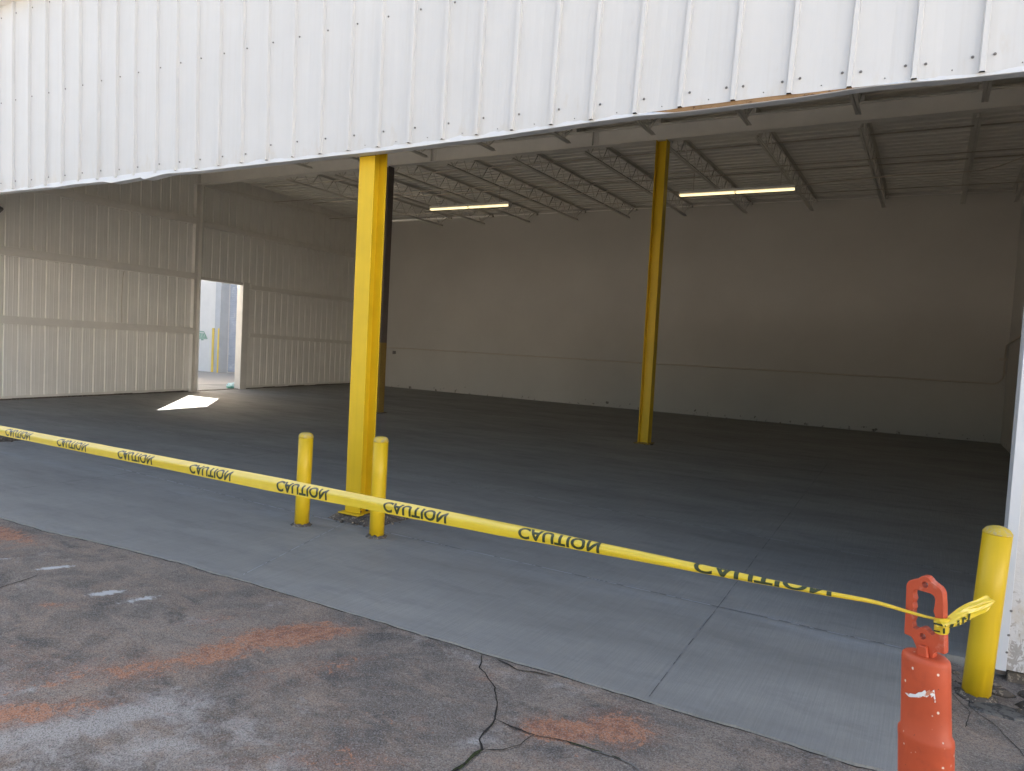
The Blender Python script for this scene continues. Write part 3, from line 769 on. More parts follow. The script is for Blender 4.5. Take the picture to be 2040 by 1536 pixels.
# ------------------------------------------------------------------ roof
rf = MB(); y = 5.2; P = []
while y < YB - .04:
    P += [(y, 6.125), (y + .008, 6.195), (y + .085, 6.195), (y + .093, 6.125)]; y += .262
P.append((YB + .08, 6.125))
A = [rf.bm.verts.new((-19.3, py, z)) for py, z in P]; B = [rf.bm.verts.new((XR + .2, py, z)) for py, z in P]
for i in range(len(P) - 1): rf.bm.faces.new((A[i], A[i + 1], B[i + 1], B[i]))
rt_ = thing('roof', 'cream corrugated roof deck carried by the open-web joists', 'roof', (0, 0, 0))
ro = rf.build('deck', M['deck'], rt_, recalc=False); so = ro.modifiers.new('sheet', 'SOLIDIFY'); so.thickness = .002; so.offset = 1
rf = MB(); rf.box(-19.5, XR + .4, 4.9, YB + .3, 6.215, 6.28); rf.build('membrane', M['trim'], rt_)

# main beam
bm_ = thing('steel_beam', 'long cream steel I-beam crossing the ceiling, resting on the inner columns', 'beam', (0, YM, 0))
q = MB(); X0, X1 = -17.64, XR - .002
q.box(X0, X1, -.09, .09, 5.665, 5.679); q.box(X0, X1, -.09, .09, 5.951, 5.965); q.box(X0, X1, -.006, .006, 5.679, 5.951)
q.build('girder', M['cream_steel'], bm_, bevel=.002)
for sx in (-9.89, -6.03):
    q = MB(); q.box(sx - .10, sx + .10, -.020, -.0065, 5.70, 5.93)
    for dx in (-.05, .05):
        for z in (5.76, 5.87): q.tube([(sx + dx, -.034, z), (sx + dx, -.02, z)], .014, 6)
    q.box(sx - .008, sx + .008, -.088, -.021, 5.68, 5.95)
    q.build('splice_plate', M['cream_steel'], bm_)

# open-web joists
def make_joist(y0, y1, label, group, chord0, chord1):
    t = thing('roof_joist', label, 'joist', (0, 0, 0), 0, group)
    q = MB()
    for sx in (-1, 1):
        q.box(sx * .008 if sx > 0 else -.058, .058 if sx > 0 else -.008, y0, y1, 6.116, 6.122)
        q.box(sx * .008 - .003, sx * .008 + .003, y0, y1, 6.066, 6.116)
    for ys_ in (y0, y1): q.box(-.05, .05, ys_ - .0 if ys_ == y0 else ys_ - .12, ys_ + .12 if ys_ == y0 else ys_, 5.966 if ys_ < 14 else 6.0, 6.066)
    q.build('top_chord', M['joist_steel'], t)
    q = MB()
    for sx in (-1, 1):
        q.box(.007 if sx > 0 else -.045, .045 if sx > 0 else -.007, chord0, chord1, 5.690, 5.696)
        q.box(sx * .007 - .003, sx * .007 + .003, chord0, chord1, 5.696, 5.738)
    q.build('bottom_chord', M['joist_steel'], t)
    q = MB(); n = max(2, round((chord1 - chord0 - .5) / .62)); st = (chord1 - chord0 - .5) / n
    pts = [(0, y0 + .12, 6.08)]
    for k in range(n + 1):
        yb = chord0 + .25 + k * st; pts.append((0, yb, 5.71))
        if k < n: pts.append((0, yb + st / 2, 6.09))
    pts.append((0, y1 - .12, 6.08))
    for a, b in zip(pts, pts[1:]): q.tube([a, b], .0115, 6)
    for k in range(0, n, 1):
        yb = chord0 + .25 + k * st
        if k in (0, n): q.tube([(0, yb, 5.71), (0, yb + .02, 6.09)], .007, 6)
    q.tube([(0, chord0 + .25, 5.71), (0, y0 + .36, 6.09)], .007, 6); q.tube([(0, chord1 - .25, 5.71), (0, y1 - .36, 6.09)], .007, 6)
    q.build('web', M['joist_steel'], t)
    return t
ORD = ['first', 'second', 'third', 'fourth', 'fifth', 'sixth', 'seventh', 'eighth', 'ninth', 'tenth', 'eleventh']
rear = make_joist(YM + .0, YB - .02, 'cream open-web joist behind the ceiling beam, %s from the right wall' % ORD[1], 'roof joists behind the beam', YM + .42, YB - .50)
XJ = [.365 - 1.69 * k for k in range(10)]
for k, x in enumerate([XR - .15] + XJ):
    o = rear if k == 1 else copy_tree(rear)
    o.location.x = x
    o['label'] = 'cream open-web joist behind the ceiling beam, %s from the right wall' % ORD[k]
frontj = make_joist(5.4, YM - .0, 'cream open-web joist ending on the front of the ceiling beam, first from the right', 'roof joists in front of the beam', 5.8, YM - .32)
for k, x in enumerate([.40 - 1.70 * k for k in range(9)]):
    o = frontj if k == 0 else copy_tree(frontj)
    o.location.x = x
    o['label'] = 'cream open-web joist ending on the front of the ceiling beam, %s from the right' % ORD[k]

# bridging and conduits between the joists
def rod(name, pts, r, label, cat, group=None, mat='pipe', n=8):
    q = MB(); q.tube(pts, r, n); return tag(q.build(name, M[mat]), label, cat, group)
rod('bridging_rod', [(-17.6, 15.5, 6.055), (XR - .003, 15.5, 6.055)], .014, 'upper bridging rod across the joist tops nearest the beam', 'rod', 'bridging rods')
rod('bridging_rod', [(-18, 17.85, 6.055), (XR - .003, 17.85, 6.055)], .014, 'upper bridging rod across the joist tops nearest the back wall', 'rod', 'bridging rods')
rod('bridging_rod', [(-17.6, 15.85, 5.684), (XR - .003, 15.85, 5.684)], .010, 'thin lower bridging rod tied under the joists near the beam', 'rod', 'bridging rods')
rod('bridging_rod', [(-18, 18.6, 5.684), (XR - .003, 18.6, 5.684)], .010, 'thin lower bridging rod tied under the joists near the back wall', 'rod', 'bridging rods')
rod('wall_ledger', [(-18.7, YB - .02, 6.06), (XR - .003, YB - .02, 6.06)], .015, 'thin cream ledger along the top of the back wall', 'ledger', None, 'cream_steel')
rod('power_cable', [(XR - .01, 16, 5.66), (1.16, 16, 5.57), (.8, 16, 5.43), (.53, 16, 5.375), (.1, 16, 5.37), (-.73, 16, 5.385), (-1.4, 16, 5.36), (-2.06, 16, 5.335), (-2.66, 16, 5.29)], .012,
    'sagging cable running from the right wall to the right strip light', 'cable')
rod('power_cable', [(-5.1, 16, 5.30), (-6.2, 16, 5.42), (-7.4, 16, 5.42), (-8.6, 16, 5.38), (-9.4, 16, 5.29)], .010, 'thin cable strung between the two ceiling strip lights', 'cable')

# strip lights
def strip_light(x0, x1, z0, z1, label, kinked):
    t = thing('strip_light', label, 'light', ((x0 + x1) / 2, 16, (z0 + z1) / 2), 0, 'ceiling strip lights')
    L = x1 - x0; sl = (z1 - z0) / L
    q = MB(); q.box(-L / 2, L / 2, -.055, .055, .030, .085); q.box(-L / 2, -L / 2 + .012, -.05, .05, -.03, .03); q.box(L / 2 - .012, L / 2, -.05, .05, -.03, .03)
    q.box(-.008, .008, -.05, .05, -.02, .03)
    q.build('housing', M['trim'], t, bevel=.003)
    for a, b in ((-L / 2 + .02, -.015), (.015, L / 2 - .02)):
        q = MB()
        for sy in (-.028, .028): q.tube([(a, sy, 0), (b, sy, 0)], .018, 12)
        q.build('tube_lamp', M['lamp'], t)
    for sx in (-L / 2 + .3, L / 2 - .3):
        q = MB(); q.tube([(sx, 0, .085), (sx, 0, 5.69 - (z0 + z1) / 2)], .005, 6); q.build('hanger', M['pipe'], t)
    return t
strip_light(-11.86, -9.43, 5.225, 5.225, 'lit warm strip light hanging below the joists, the left one beside the near yellow column', True)
strip_light(-5.095, -2.67, 5.225, 5.225, 'lit warm strip light hanging below the joists right of the slender yellow column', False)

# back wall services
q = MB(); zc = 1.432; yc = YB - .025
bend = [(1.30 + .22 * math.sin(a), yc, zc + .22 - .22 * math.cos(a)) for a in [k * math.pi / 2 / 7 for k in range(8)]]
bend2 = [(1.52, yc, 2.15)] + [(1.52, yc - .02 - .25 * (1 - math.cos(a)), 2.15 + .22 * math.sin(a)) for a in [k * math.pi / 2 / 7 for k in range(1, 8)]]
q.tube([(-18.75, yc, zc)] + [(-18.75 + k * 2.2, yc, zc + .006 * math.sin(k)) for k in range(1, 9)] + bend + bend2 + [(1.53, yc - 1.2, 2.41), (1.54, yc - 5, 2.55)], .019, 8)
t = thing('wall_conduit', 'thin conduit running the length of the back wall and bending up at the right corner', 'conduit', (0, 0, 0))
q.build('pipe', M['pipe'], t)
q = MB(); q.box(1.40, XR - .01, yc - .05, yc + .02, 2.0, 2.06); q.build('bracket', M['pipe'], t)
for k in range(12):
    q = MB(); q.box(-17 + k * 1.5, -16.96 + k * 1.5, yc - .023, yc + .02, zc - .026, zc + .026); q.build('strap', M['pipe'], t)
t = thing('outlet_box', 'small dark outlet box low on the back wall beside the near yellow column', 'outlet', (-17.08, YB, 1.27))
q = MB(); q.box(-.05, .05, -.05, 0, -.055, .055); q.build('box', M['outlet'], t, bevel=.005)
q = MB(); q.box(-.056, .056, -.056, -.05, -.06, .06); q.build('cover_plate', M['outlet'], t, bevel=.002)
t = thing('wall_lamp', 'small dark fixture on the left wall at the edge of the picture', 'light', (-16.95, 7.955, 3.955), WL_A)
q = MB(); q.prism([(0, .10), (.16, .04), (.17, .0), (.02, -.09), (0, -.09)], -.12, .045); q.build('hood', M['outlet'], t, bevel=.004)
q = MB(); q.box(-.005, .015, -.14, .03, -.12, .13); q.build('back_plate', M['cream_steel'], t)

# ------------------------------------------------------------------ bollards
def bollard(x, y, r, h, label, dome, lean, seed, base_z=0):
    t = thing('bollard', label, 'bollard', (x, y, base_z), 0, 'yellow bollards at the opening'); t.rotation_euler = (0, lean, 0)
    rnd = random.Random(seed); ph = rnd.random() * 6
    q = MB(); q.lathe([(r, .018), (r, h * .3), (r, h * .6), (r, h - .045)], 40, jit=lambda j, a: (.006 * math.sin(a * 2 + ph) + .004 * math.sin(a * 5 + ph * 2) + .004 * math.sin(a * 9)) if j == 0 else 0)
    q.build('post', M['yellow'], t)
    q = MB()
    if dome == 'round': pr_ = [(r, h - .045), (r + .002, h - .043), (r * .98, h - .028), (r * .86, h - .012), (r * .6, h - .003), (r * .3, h + .001), (0, h + .002)]
    else: pr_ = [(r, h - .045), (r + .002, h - .042), (r * .97, h - .034), (r * .8, h - .018), (r * .45, h - .006), (0, h)]
    q.lathe(pr_, 40); q.build('concrete_cap', M['cap'], t)
    q = MB(); q.lathe([(r - .003, -.05), (r - .003, .062)], 30); q.build('bare_foot', M['rust'], t)
    q = MB(); q.lathe([(r + .034, -.003), (r + .024, .004), (r + .012, .009), (r + .004, .020), (r - .002, .021)], 44,
                      jit=lambda j, a: (.004, .006, .007, .010, .006)[j] * (mnoise.noise(Vector((math.cos(a) * 4 + seed, math.sin(a) * 4, j * 1.3))) + .5 * math.sin(7 * a + j)))
    q.build('mortar_collar', M['rubble'], t)
    return t
M['cap'] = paint('sanded_yellow_cap', (.60, .44, .07), .85, .2, (.5, .40, .17), 45, .52, .2, .5)
bollard(-4.82, 4.79, .064, .84, 'yellow bollard left of the tall near yellow column', 'round', R(1.0), 1)
bollard(-4.06, 4.92, .064, .873, 'yellow bollard right of the tall near yellow column, crossed by the tape', 'round', R(.2), 2)
bollard(.335, 4.66, .069, .938, 'thick yellow bollard leaning beside the orange delineator and the white wall end', 'flat', R(2.2), 3, -.045)
# low broken ledge and kerb chunks by the right bollard
q = MB(); rnd = random.Random(11)
for k in range(34):
    x = .22 + .5 * rnd.random(); y = 4.55 + .42 * rnd.random(); s_ = .012 + .04 * rnd.random() ** 2
    if (x - .335) ** 2 + (y - 4.66) ** 2 < .011: continue
    q.lathe([(0, -.01), (s_, 0), (s_ * (.6 + .3 * rnd.random()), s_ * .5), (0, s_ * .6)], 5 + int(3 * rnd.random()), at=(x, y, -.053), sx=.7 + rnd.random(), sy=.7 + .6 * rnd.random())
tag(q.build('rubble', M['rubble']), 'broken concrete crumbs round the foot of the right bollard', 'rubble', kind='stuff')
q = MB()
lp = [(.30, 4.50), (.36, 4.46), (.50, 4.455), (.56, 4.50), (.55, 4.60), (.44, 4.62), (.33, 4.60)]
v0 = [q.bm.verts.new((x, y, -.052)) for x, y in lp]; v1 = [q.bm.verts.new((.43 + (x - .43) * .92, 4.53 + (y - 4.53) * .9, -.041)) for x, y in lp]
q.bm.faces.new(v1)
for i in range(len(lp)): q.bm.faces.new((v0[i], v0[(i + 1) % len(lp)], v1[(i + 1) % len(lp)], v1[i]))
tag(q.build('concrete_patch', paint('grey_patch', (.13, .125, .115), .95, .35, (.06, .058, .055), 22, .52, .2, .6)), 'flat grey concrete patch in front of the right bollard', 'patch')

# ------------------------------------------------------------------ orange delineator
DX, DY = .109, 2.239
dl = thing('delineator', 'orange plastic looper delineator with handle on top, tape tied to it', 'delineator', (DX, DY, -.012))
ROLL = R(-4.6)
dl.rotation_euler = (0, 0, R(-1.0))
view_x = Vector((.867, .495, 0)).normalized()
dl.rotation_euler = Matrix.Rotation(math.atan2(view_x.y, view_x.x), 4, 'Z').to_euler()
dl.rotation_euler.rotate(Matrix.Rotation(ROLL, 3, Vector((0, 1, 0)).normalized()) if False else Matrix.Identity(3))
lm = Matrix.Rotation(ROLL, 4, Vector((-view_x.y, view_x.x, 0))) @ Matrix.Rotation(-R(28), 4, 'Z')
dl.rotation_euler = lm.to_euler()
HB = .967      # height where the body ends and the handle starts
q = MB(); r = .064
q.lathe([(.078, .03), (.077, .30), (.0745, .45), (.0735, .728), (.0745, .745), (.0735, .757), (.0665, .767), (.0655, .83), (.0645, .90), (.064, HB - .014), (.062, HB - .005), (.056, HB), (.040, HB + .002), (0, HB + .002)], 56, sx=.955, sy=.64)
q.build('body', M['orange'], dl)
q = MB()   # eight-sided rubber base
q.lathe([(.21, 0), (.21, .02), (.16, .045), (.09, .055), (.078, .056)], 8); q.build('rubber_base', M['rubber'], dl)
# handle outline (x, z) from the neck up
def arc(cx, cz, r_, a0, a1, n): return [(cx + r_ * math.cos(R(a0 + (a1 - a0) * k / n)), cz + r_ * math.sin(R(a0 + (a1 - a0) * k / n))) for k in range(n + 1)]
H0 = HB
out = [(-.020, H0 - .01), (-.020, H0 + .014), (-.030, H0 + .032), (-.036, H0 + .038), (-.055, H0 + .040), (-.0555, H0 + .05), (-.052, H0 + .10), (-.050, H0 + .155)]
out += arc(-.028, H0 + .160, .022, 180, 105, 5) + arc(.003, H0 + .178, .0205, 150, 30, 8) + arc(.030, H0 + .160, .022, 75, 0, 5)
out += [(.0535, H0 + .14), (.0545, H0 + .08), (.056, H0 + .05), (.056, H0 + .020), (.034, H0 + .020), (.026, H0 + .012), (.024, H0 - .01)]
inner = [(-.031, H0 + .062), (-.033, H0 + .075), (-.028, H0 + .088), (-.032, H0 + .10), (-.028, H0 + .112), (-.031, H0 + .124), (-.027, H0 + .134), (-.030, H0 + .145)]
inner += arc(-.018, H0 + .148, .012, 180, 90, 4) + arc(.018, H0 + .146, .013, 80, 0, 4)
inner += [(.029, H0 + .130), (.026, H0 + .118), (.0305, H0 + .108), (.031, H0 + .075), (.030, H0 + .060), (.022, H0 + .058), (.016, H0 + .062)]
inner += arc(-.002, H0 + .054, .016, 30, 150, 5) + [(-.020, H0 + .060)]
HX = .93; out = [(x * HX, H0 + (z - H0) * 1.07) for x, z in out]; inner = [(x * HX, H0 + (z - H0) * 1.07) for x, z in inner]
hole1 = arc(.003, H0 + .190, .0078, 0, 345, 12); hole2 = arc(-.003, H0 + .051, .0078, 0, 345, 12)
q.__init__(); q.prism(out, -.011, .011, (inner, hole1, hole2))
q.build('handle', M['orange_handle'], dl, bevel=.004)
q = MB(); q.prism([(-.013, H0), (.016, H0), (.012, H0 + .030), (-.009, H0 + .030)], -.022, -.0115); q.build('neck_gusset', M['orange_handle'], dl, bevel=.003)
q = MB(); q.prism([(-.013, H0), (.016, H0), (.012, H0 + .030), (-.009, H0 + .030)], .0115, .022)
q.build('neck_gusset', M['orange_handle'], dl, bevel=.003)
# white paint smear wrapped on the front of the body, and on the handle
q = MB()
def smear(poly, rad):
    bm2 = bmesh.new(); vs = [bm2.verts.new((x, 0, z)) for x, z in poly]; es = [bm2.edges.new((vs[i], vs[(i + 1) % len(vs)])) for i in range(len(vs))]
    bmesh.ops.triangle_fill(bm2, edges=es, use_beauty=True)
    bmesh.ops.subdivide_edges(bm2, edges=bm2.edges[:], cuts=2)
    vm = {}
    for v in bm2.verts:
        x = max(-rad * .99, min(rad * .99, v.co.x)); a_ = math.asin(x / rad) + .42; vm[v] = q.bm.verts.new((rad * .955 * math.sin(a_ * .9), -rad * .64 * math.cos(a_ * .9) - .0014, v.co.z))
    for f in bm2.faces: q.bm.faces.new([vm[v] for v in f.verts])
    bm2.free()
smear([(-.058, .862), (-.045, .868), (-.030, .872), (-.022, .880), (-.012, .884), (-.004, .892), (.000, .888), (.010, .896), (.012, .890), (.022, .898), (.024, .886), (.027, .866), (.024, .864), (.020, .882), (.014, .876), (.010, .882), (.002, .874), (-.010, .874), (-.016, .868), (-.030, .864), (-.048, .857)], .0655)
q.build('paint_smear', M['whitepaint'], dl)

# ------------------------------------------------------------------ caution tape
Rv, Uv, Fv = Vector(r2), Vector(u2), Vector(fw)
CP = Vector((0, 0, 1.7)); FPX = 1464.419
KE = 7.907; depE = 1.9275; D00 = depE / (1 - .0732 * KE)
def tape_pt(k):
    """Straight line of the taut tape; k counts printed words from the left edge of the photo."""
    d = 1 - .0732 * k; u = (14 + 94.4 * k) / d; v = 858 + .197 * u
    return CP + (Rv * ((u - 1020) / FPX) - Uv * ((v - 768) / FPX) + Fv) * (D00 * d)
A0 = tape_pt(0); A1 = tape_pt(KE); TD = (A1 - A0) / KE     # metres per word
def center(k):
    p = A0 + TD * k
    if k > 7.55: p = p + Vector((.494, -.868, 0)) * -.016 * min(1, (k - 7.55) / .3)    # passes behind the near handle bar
    return p
tdir = TD.normalized()
nrm = Vector((-tdir.y, tdir.x, 0)).normalized()
if nrm.y > 0: nrm = -nrm                      # towards the street
upv = tdir.cross(nrm);  upv = upv if upv.z > 0 else -upv
def sm(x): x = max(0, min(1, x)); return x * x * (3 - 2 * x)
WTAB = [(-9, .074), (4.0, .072), (5.6, .064), (6.8, .058), (7.4, .050), (7.8, .036), (8.04, .022)]
PC = {}
def profile(k):
    """Cross-section of the film: creased lengthwise, rolling up towards the knot."""
    key = round(k, 4)
    if key in PC: return PC[key]
    n = 30; W_ = interp(WTAB, k); b = sm((k - 5.2) / 2.2)
    ph0 = R(-4) + .10 * fnoise(k, 0, .7, 3); ph1 = R(64) + .16 * fnoise(k, 0, .9, 8); cr = .50 + .05 * fnoise(k, 0, .6, 5)
    y = z = 0; pts = [(0, 0)]
    for i in range(n):
        t = (i + .5) / n
        pa = ph0 + (ph1 - ph0) * sm((t - cr + .10) / .20) + .05 * math.sin(9 * t + 3 * k)
        pb = R(-70) + R(interp([(5, 150), (7, 240), (8, 420)], k)) * t
        ph = pa * (1 - b) + pb * b
        y += -math.sin(ph) * W_ / n; z += math.cos(ph) * W_ / n; pts.append((y, z))
    cy = sum(p[0] for p in pts) / len(pts); cz = (max(p[1] for p in pts) + min(p[1] for p in pts)) / 2
    PC[key] = [(p[0] - cy, p[1] - cz) for p in pts]
    return PC[key]
def across(k, t):
    """Point on the film; t = 0 at the lower edge, 1 at the upper edge."""
    P = profile(k); f = max(0, min(.99999, t)) * 30; i = int(f); f -= i
    y = P[i][0] * (1 - f) + P[i + 1][0] * f; z = P[i][1] * (1 - f) + P[i + 1][1] * f
    return center(k) + nrm * y + upv * (z + .0012 * fnoise(k, t, 3.0, 4) - .014 * sm((k - 7.75) / .28))
tp = MB(); nk = 460; nt = 18; prev = None
k0 = -9.0
for i in range(nk + 1):
    k = k0 + (8.035 - k0) * (i / nk)
    cur = [tp.bm.verts.new(across(k, j / nt)) for j in range(nt + 1)]
    if prev:
        for j in range(nt): f = tp.bm.faces.new((prev[j], cur[j], cur[j + 1], prev[j + 1])); f.smooth = True
    prev = cur
# knot wrapped round the far handle bar, then the loose end
bar = dl_loc = None
LM = Matrix.Translation(Vector((DX, DY, -.012))) @ lm
def L2W(x, y, z): return LM @ Vector((x, y, z))
tape = tag(tp.build('caution_tape', M['tape'], None, recalc=False), 'yellow caution tape stretched across the open bay, its end knotted to the orange handle', 'tape')
kn = MB(); rnd = random.Random(4)
for w_ in range(3):
    pts = []; zc_ = H0 + .084 + .010 * w_
    for a in range(20):
        an = a * 2 * math.pi / 20
        x = .0405 + (.0165 + .0025 * rnd.random()) * math.cos(an); y = (.0155 + .002 * rnd.random()) * math.sin(an)
        pts.append((x, y, zc_ + .004 * math.sin(an + w_)))
    ringA = [kn.bm.verts.new(L2W(p[0], p[1], p[2] - .008)) for p in pts]; ringB = [kn.bm.verts.new(L2W(p[0] * 1.0 + .0008, p[1], p[2] + .008)) for p in pts]
    for a in range(20): f = kn.bm.faces.new((ringA[a], ringA[(a + 1) % 20], ringB[(a + 1) % 20], ringB[a])); f.smooth = True
kn.tube([L2W(.022, .008, H0 + .100), L2W(.028, .0, H0 + .098), L2W(.034, -.010, H0 + .096), L2W(.042, -.020, H0 + .090)], [.006, .008, .008, .004], 8)
kn.build('knot', M['tape'], tape, recalc=False)
ks = MB()
for (zz, ww, x0_, x1_) in ((H0 + .023 + .075, .005, .030, .060), (H0 + .023 + .056, .004, .030, .046), (H0 + .023 + .062, .014, .053, .0585)):
    P = [ks.bm.verts.new(L2W(x, -.0192, z)) for (x, z) in ((x0_, zz - ww / 2), (x1_, zz - ww / 2 + .002), (x1_, zz + ww / 2 + .002), (x0_, zz + ww / 2))]
    ks.bm.faces.new(P)
TS = L2W(.043, -.016, H0 + .100); TE = CP + (Rv * ((1972 - 1020) / FPX) - Uv * ((1196 - 768) / FPX) + Fv) * 1.93
tl = MB(); prev = None; NT_ = 40
td2 = (TE - TS); tn2 = Vector((.494, -.868, .1)).normalized(); tu2 = td2.normalized().cross(tn2); tu2 = tu2 if tu2.z > 0 else -tu2
def tail_pt(s_, t):
    w_ = .020 + .026 * min(1, s_ * 1.7) - .016 * max(0, s_ - .86) / .14
    if s_ > .93: w_ *= 1 - .25 * (s_ - .93) / .07
    sag = -.006 * math.sin(math.pi * s_)
    return TS + td2 * s_ + tu2 * ((t - .5) * w_ + sag + (.006 * (s_ - .5))) + tn2 * (.010 * math.sin(math.pi * t) + .006 * math.sin(7 * s_ + 2 * t) + .004 * math.sin(19 * t + 9 * s_) * s_)
for i in range(NT_ + 1):
    cur = [tl.bm.verts.new(tail_pt(i / NT_ + (.03 * math.sin(5 * j / 10.) if i == NT_ else 0), j / 10.)) for j in range(11)]
    if prev:
        for j in range(10): f = tl.bm.faces.new((prev[j], cur[j], cur[j + 1], prev[j + 1])); f.smooth = True
    prev = cur
tl.build('loose_end', M['tape'], tape, recalc=False)

# printed words, laid on the film
tc = bpy.data.curves.new('word', 'FONT'); tc.body = 'CAUTION'; tc.size = 1; tc.offset = .032; tc.space_character = 1.06
to = bpy.data.objects.new('word', tc); COL.objects.link(to)
dg = bpy.context.evaluated_depsgraph_get(); tm = to.evaluated_get(dg).to_mesh()
wb = bmesh.new(); wb.from_mesh(tm); COL.objects.unlink(to); bpy.data.objects.remove(to)
xsv = [v.co.x for v in wb.verts]; ysv = [v.co.y for v in wb.verts]; wx0, wx1, wy0, wy1 = min(xsv), max(xsv), min(ysv), max(ysv)
for _ in range(5):
    lg = [e for e in wb.edges if e.calc_length() > .11]
    if not lg: break
    bmesh.ops.subdivide_edges(wb, edges=lg, cuts=1); bmesh.ops.triangulate(wb, faces=[f for f in wb.faces if len(f.verts) > 3])
wv = [((v.co.x - wx0) / (wx1 - wx0), (v.co.y - wy0) / (wy1 - wy0)) for v in wb.verts]
wf = [[v.index for v in f.verts] for f in wb.faces]
wb.verts.ensure_lookup_table(); wb.verts.index_update()
wf = [[v.index for v in f.verts] for f in wb.faces]; wv = [((v.co.x - wx0) / (wx1 - wx0), (v.co.y - wy0) / (wy1 - wy0)) for v in wb.verts]
for kk in range(-8, 8):
    ln = .497; lo, hi = .08, .80
    if kk == 7: ln = .62; lo, hi = .10, .82
    lt = MB(); vs = []
    for (a, b) in wv:
        k = kk + a * ln
        t = lo + (hi - lo) * (1 - b)        # printed on the other face: seen flipped
        p = across(k, t); e = 1e-3
        n_ = (across(k + e, t) - p).cross(across(k, t + e) - p).normalized()
        if n_.dot(CP - p) < 0 and kk < 7: n_ = n_ if n_.dot(nrm) > 0 else -n_
        elif n_.dot(nrm) < 0: n_ = -n_
        vs.append(lt.bm.verts.new(p + n_ * .0009))
    for f in wf:
        if kk == 7 and len(set(round(vs[i].co.z, 6) for i in f)) < 1: continue
        try: lt.bm.faces.new([vs[i] for i in f])
        except ValueError: pass
    lt.build('lettering', M['ink'], tape, recalc=False)
lt = MB()
# letters on the loose end
def tail_letter(polys):
    for poly in polys:
        vs = [lt.bm.verts.new(tail_pt(s_, t) + tn2 * .0035) for s_, t in poly]
        lt.bm.faces.new(vs)
N_ = lambda a, w_: [[(a, .02), (a + .045, .02), (a + .02 + .045, .52), (a + .02, .52)], [(a + w_, .02), (a + w_ + .045, .02), (a + w_ + .065, .52), (a + w_ + .02, .52)], [(a + .02, .52), (a + .065, .52), (a + w_ + .045, .02), (a + w_, .02)]]
tail_letter(N_(.36, .13)); tail_letter([[(.25, .04), (.30, .02), (.32, .5), (.27, .5)]]); tail_letter([[(.10, .1), (.17, .06), (.19, .45), (.12, .5)]])
for f in list(ks.bm.faces):
    lt.bm.faces.new([lt.bm.verts.new(v.co) for v in f.verts])
ks.bm.free()
lt.build('lettering', M['ink'], tape, recalc=False)

# ------------------------------------------------------------------ yard seen through the doorway
FY = 20.45
fb = thing('far_building', 'pale building across the yard, seen through the doorway, with a roller door', 'building', (0, FY, 0))
q = MB(); q.box(-60, -25.92, 0, .4, -.05, 6.02); q.box(-25.62, -19.6, .36, .6, 3.9, 6.02); q.box(-22.2, -19.6, .0, .6, -.05, 3.9); q.box(-25.92, -25.6, .4, 4, -.05, 6.02)
q.build('wall', M['far_wall'], fb)
q = MB(); q.box(-25.918, -25.60, -.02, .40, -.05, 6.02); q.build('pillar', M['far_pillar'], fb, bevel=.01)
q = MB(); q.box(-60, -19.6, -.15, 8, 6.02, 6.14); q.build('roof', M['trim'], fb)
q = MB(); z = .03; P = []
while z < 3.9: P += [(.46, z), (.445, z + .02), (.445, z + .05), (.46, z + .075)]; z += .078
A = [q.bm.verts.new((-25.6, y, z)) for y, z in P]; B = [q.bm.verts.new((-22.2, y, z)) for y, z in P]
for i in range(len(P) - 1): q.bm.faces.new((A[i], B[i], B[i + 1], A[i + 1]))
q.build('roller_door', M['shutter'], fb)
M['guard'] = paint('pale_yellow_guard', (.72, .55, .12), .6, .1)
for gx_, gw_ in ((-26.04, .125), (-25.69, .085)):
    q = MB(); q.box(gx_, gx_ + gw_, -.05, -.021, -.02, 1.82)
    q.build('corner_guard', M['guard'], fb, bevel=.006)
# green painted sign, too far off to read
q = MB()
def sg(poly, mi, y): q.face([(x, y, z) for x, z in poly], mi)
sx0, sz0 = -27.10, 1.32
def bar_(x0, z0, x1, z1, w_, mi, y): 
    d = Vector((x1 - x0, z1 - z0)).normalized(); n_ = Vector((-d.y, d.x)) * w_ / 2
    sg([(x0 + n_.x, z0 + n_.y), (x1 + n_.x, z1 + n_.y), (x1 - n_.x, z1 - n_.y), (x0 - n_.x, z0 - n_.y)], mi, y)
S = [(-27.08, 1.665), (-26.60, 1.65), (-26.36, 1.36), (-26.92, 1.355)]
for a, b in zip(S, S[1:] + S[:1]): bar_(*a, *b, .034, 0, -.012)
sg([(-27.03, 1.585), (-26.56, 1.575), (-26.42, 1.39), (-26.91, 1.385)], 0, -.009)
for k in range(5): bar_(-26.97 + .1 * k, 1.56, -26.92 + .1 * k, 1.42, .026, 1, -.015)
for k in range(6): bar_(-27.04 + .075 * k, 1.60, -27.02 + .075 * k, 1.645, .012, 0, -.016)
bar_(-26.76, 1.31, -26.60, 1.31, .05, 0, -.012)
q.build('painted_sign', [M['sign_green'], M['sign_pale']], fb, recalc=False)
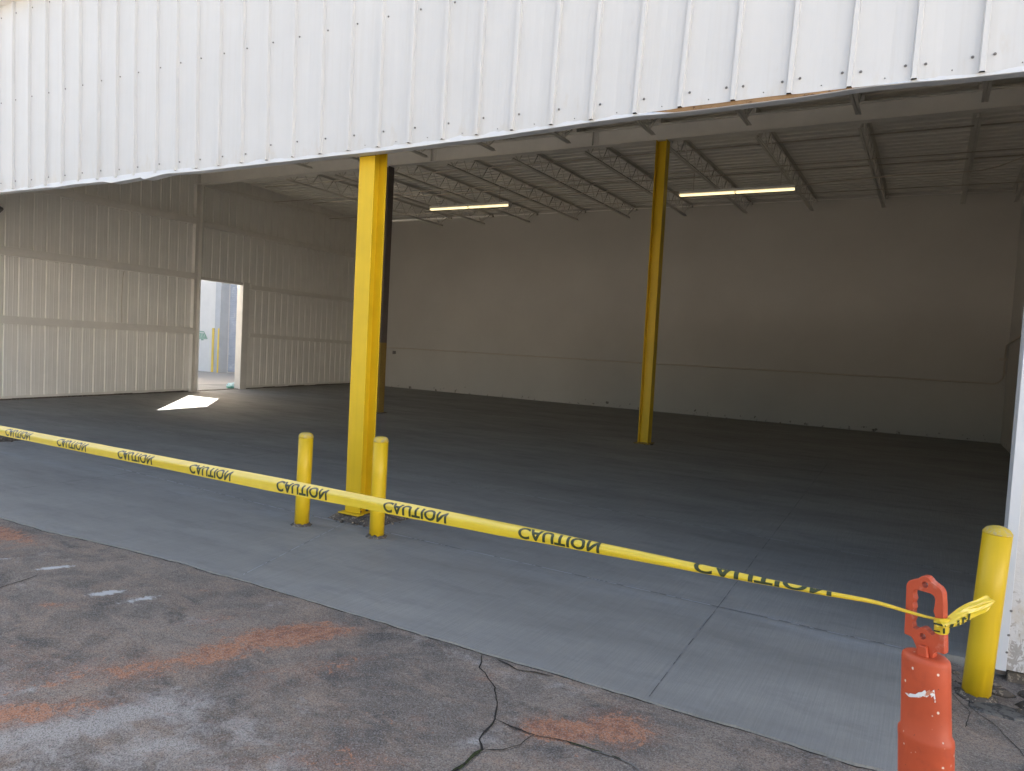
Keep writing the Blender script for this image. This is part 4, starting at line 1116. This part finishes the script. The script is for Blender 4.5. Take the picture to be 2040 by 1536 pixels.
# rubbish bag just outside
t = thing('plastic_bag', 'crumpled pale blue and green plastic bag lying outside the doorway by its right jamb', 'bag', (-18.42, 15.28, -.012))
def crumple(q, sx, sy, sz, cx, cy, seed):
    b = bmesh.ops.create_icosphere(q.bm, subdivisions=4, radius=1)['verts']
    for v in b:
        n_ = v.co.copy(); d = 1 + .28 * mnoise.noise(n_ * 2.3 + Vector((seed, 0, 0))) + .16 * abs(mnoise.noise(n_ * 6 + Vector((0, seed, 0))))
        v.co = Vector((n_.x * sx * d + cx, n_.y * sy * d + cy, max(0, (n_.z * .9 + .75) * sz * d)))
q = MB(); crumple(q, (.18), .22, .10, 0, 0, 3); q.build('pale_bag', M['bag'], t)
q = MB(); crumple(q, .12, .14, .05, .06, -.14, 8); q.build('green_bag', M['bag_green'], t)

# ------------------------------------------------------------------ added unseen building, a sunlit reflector for the left wall
nb = thing('added_bounce_building', 'added white warehouse out of view behind the camera, bouncing sunlight onto the left wall', 'building', (22, 0, 0))
q = MB(); q.box(0, 14, -60, 2, -.05, 9.6); q.build('wall', M['bounce_wall'], nb)
q = MB(); q.box(-.2, 14.2, -60.2, 2.2, 9.6, 9.8); q.build('roof', M['trim'], nb)
for k in range(4):
    q = MB(); q.box(-.03, .0 - .002, -9 - 10 * k, -5 - 10 * k, 0, 4.2); q.build('roller_door', M['shutter'], nb)
# ------------------------------------------------------------------ light
SUN_EL = R(28.9); SUN_AZ = math.atan2(-1, 1.01)      # towards the sun: -x, +y
sd_ = Vector((math.sin(SUN_AZ) * math.cos(SUN_EL), math.cos(SUN_AZ) * math.cos(SUN_EL), math.sin(SUN_EL)))
sl = bpy.data.lights.new('sun', 'SUN'); sl.energy = 5.0; sl.angle = R(.5); sl.color = (1, .93, .84)
so_ = bpy.data.objects.new('sun', sl); COL.objects.link(so_); so_.rotation_euler = sd_.to_track_quat('Z', 'Y').to_euler()
so_.location = sd_ * 60
W = bpy.data.worlds.new('World'); sc.world = W; W.use_nodes = True
nt_ = W.node_tree; bg = nt_.nodes['Background']; sky = nt_.nodes.new('ShaderNodeTexSky'); sky.sky_type = 'NISHITA'; sky.sun_disc = False
sky.sun_elevation = SUN_EL; sky.sun_rotation = SUN_AZ; sky.air_density = 1.0; sky.dust_density = 5.0; sky.ozone_density = .3
nt_.links.new(sky.outputs[0], bg.inputs['Color']); bg.inputs['Strength'].default_value = .082
sc.view_settings.view_transform = 'Standard'; sc.view_settings.look = 'None'; sc.view_settings.gamma = 1; sc.view_settings.use_curve_mapping = False
sc.view_settings.exposure = 2.46
sc.cycles.use_denoising = True
sc.cycles.max_bounces = 12; sc.cycles.diffuse_bounces = 8
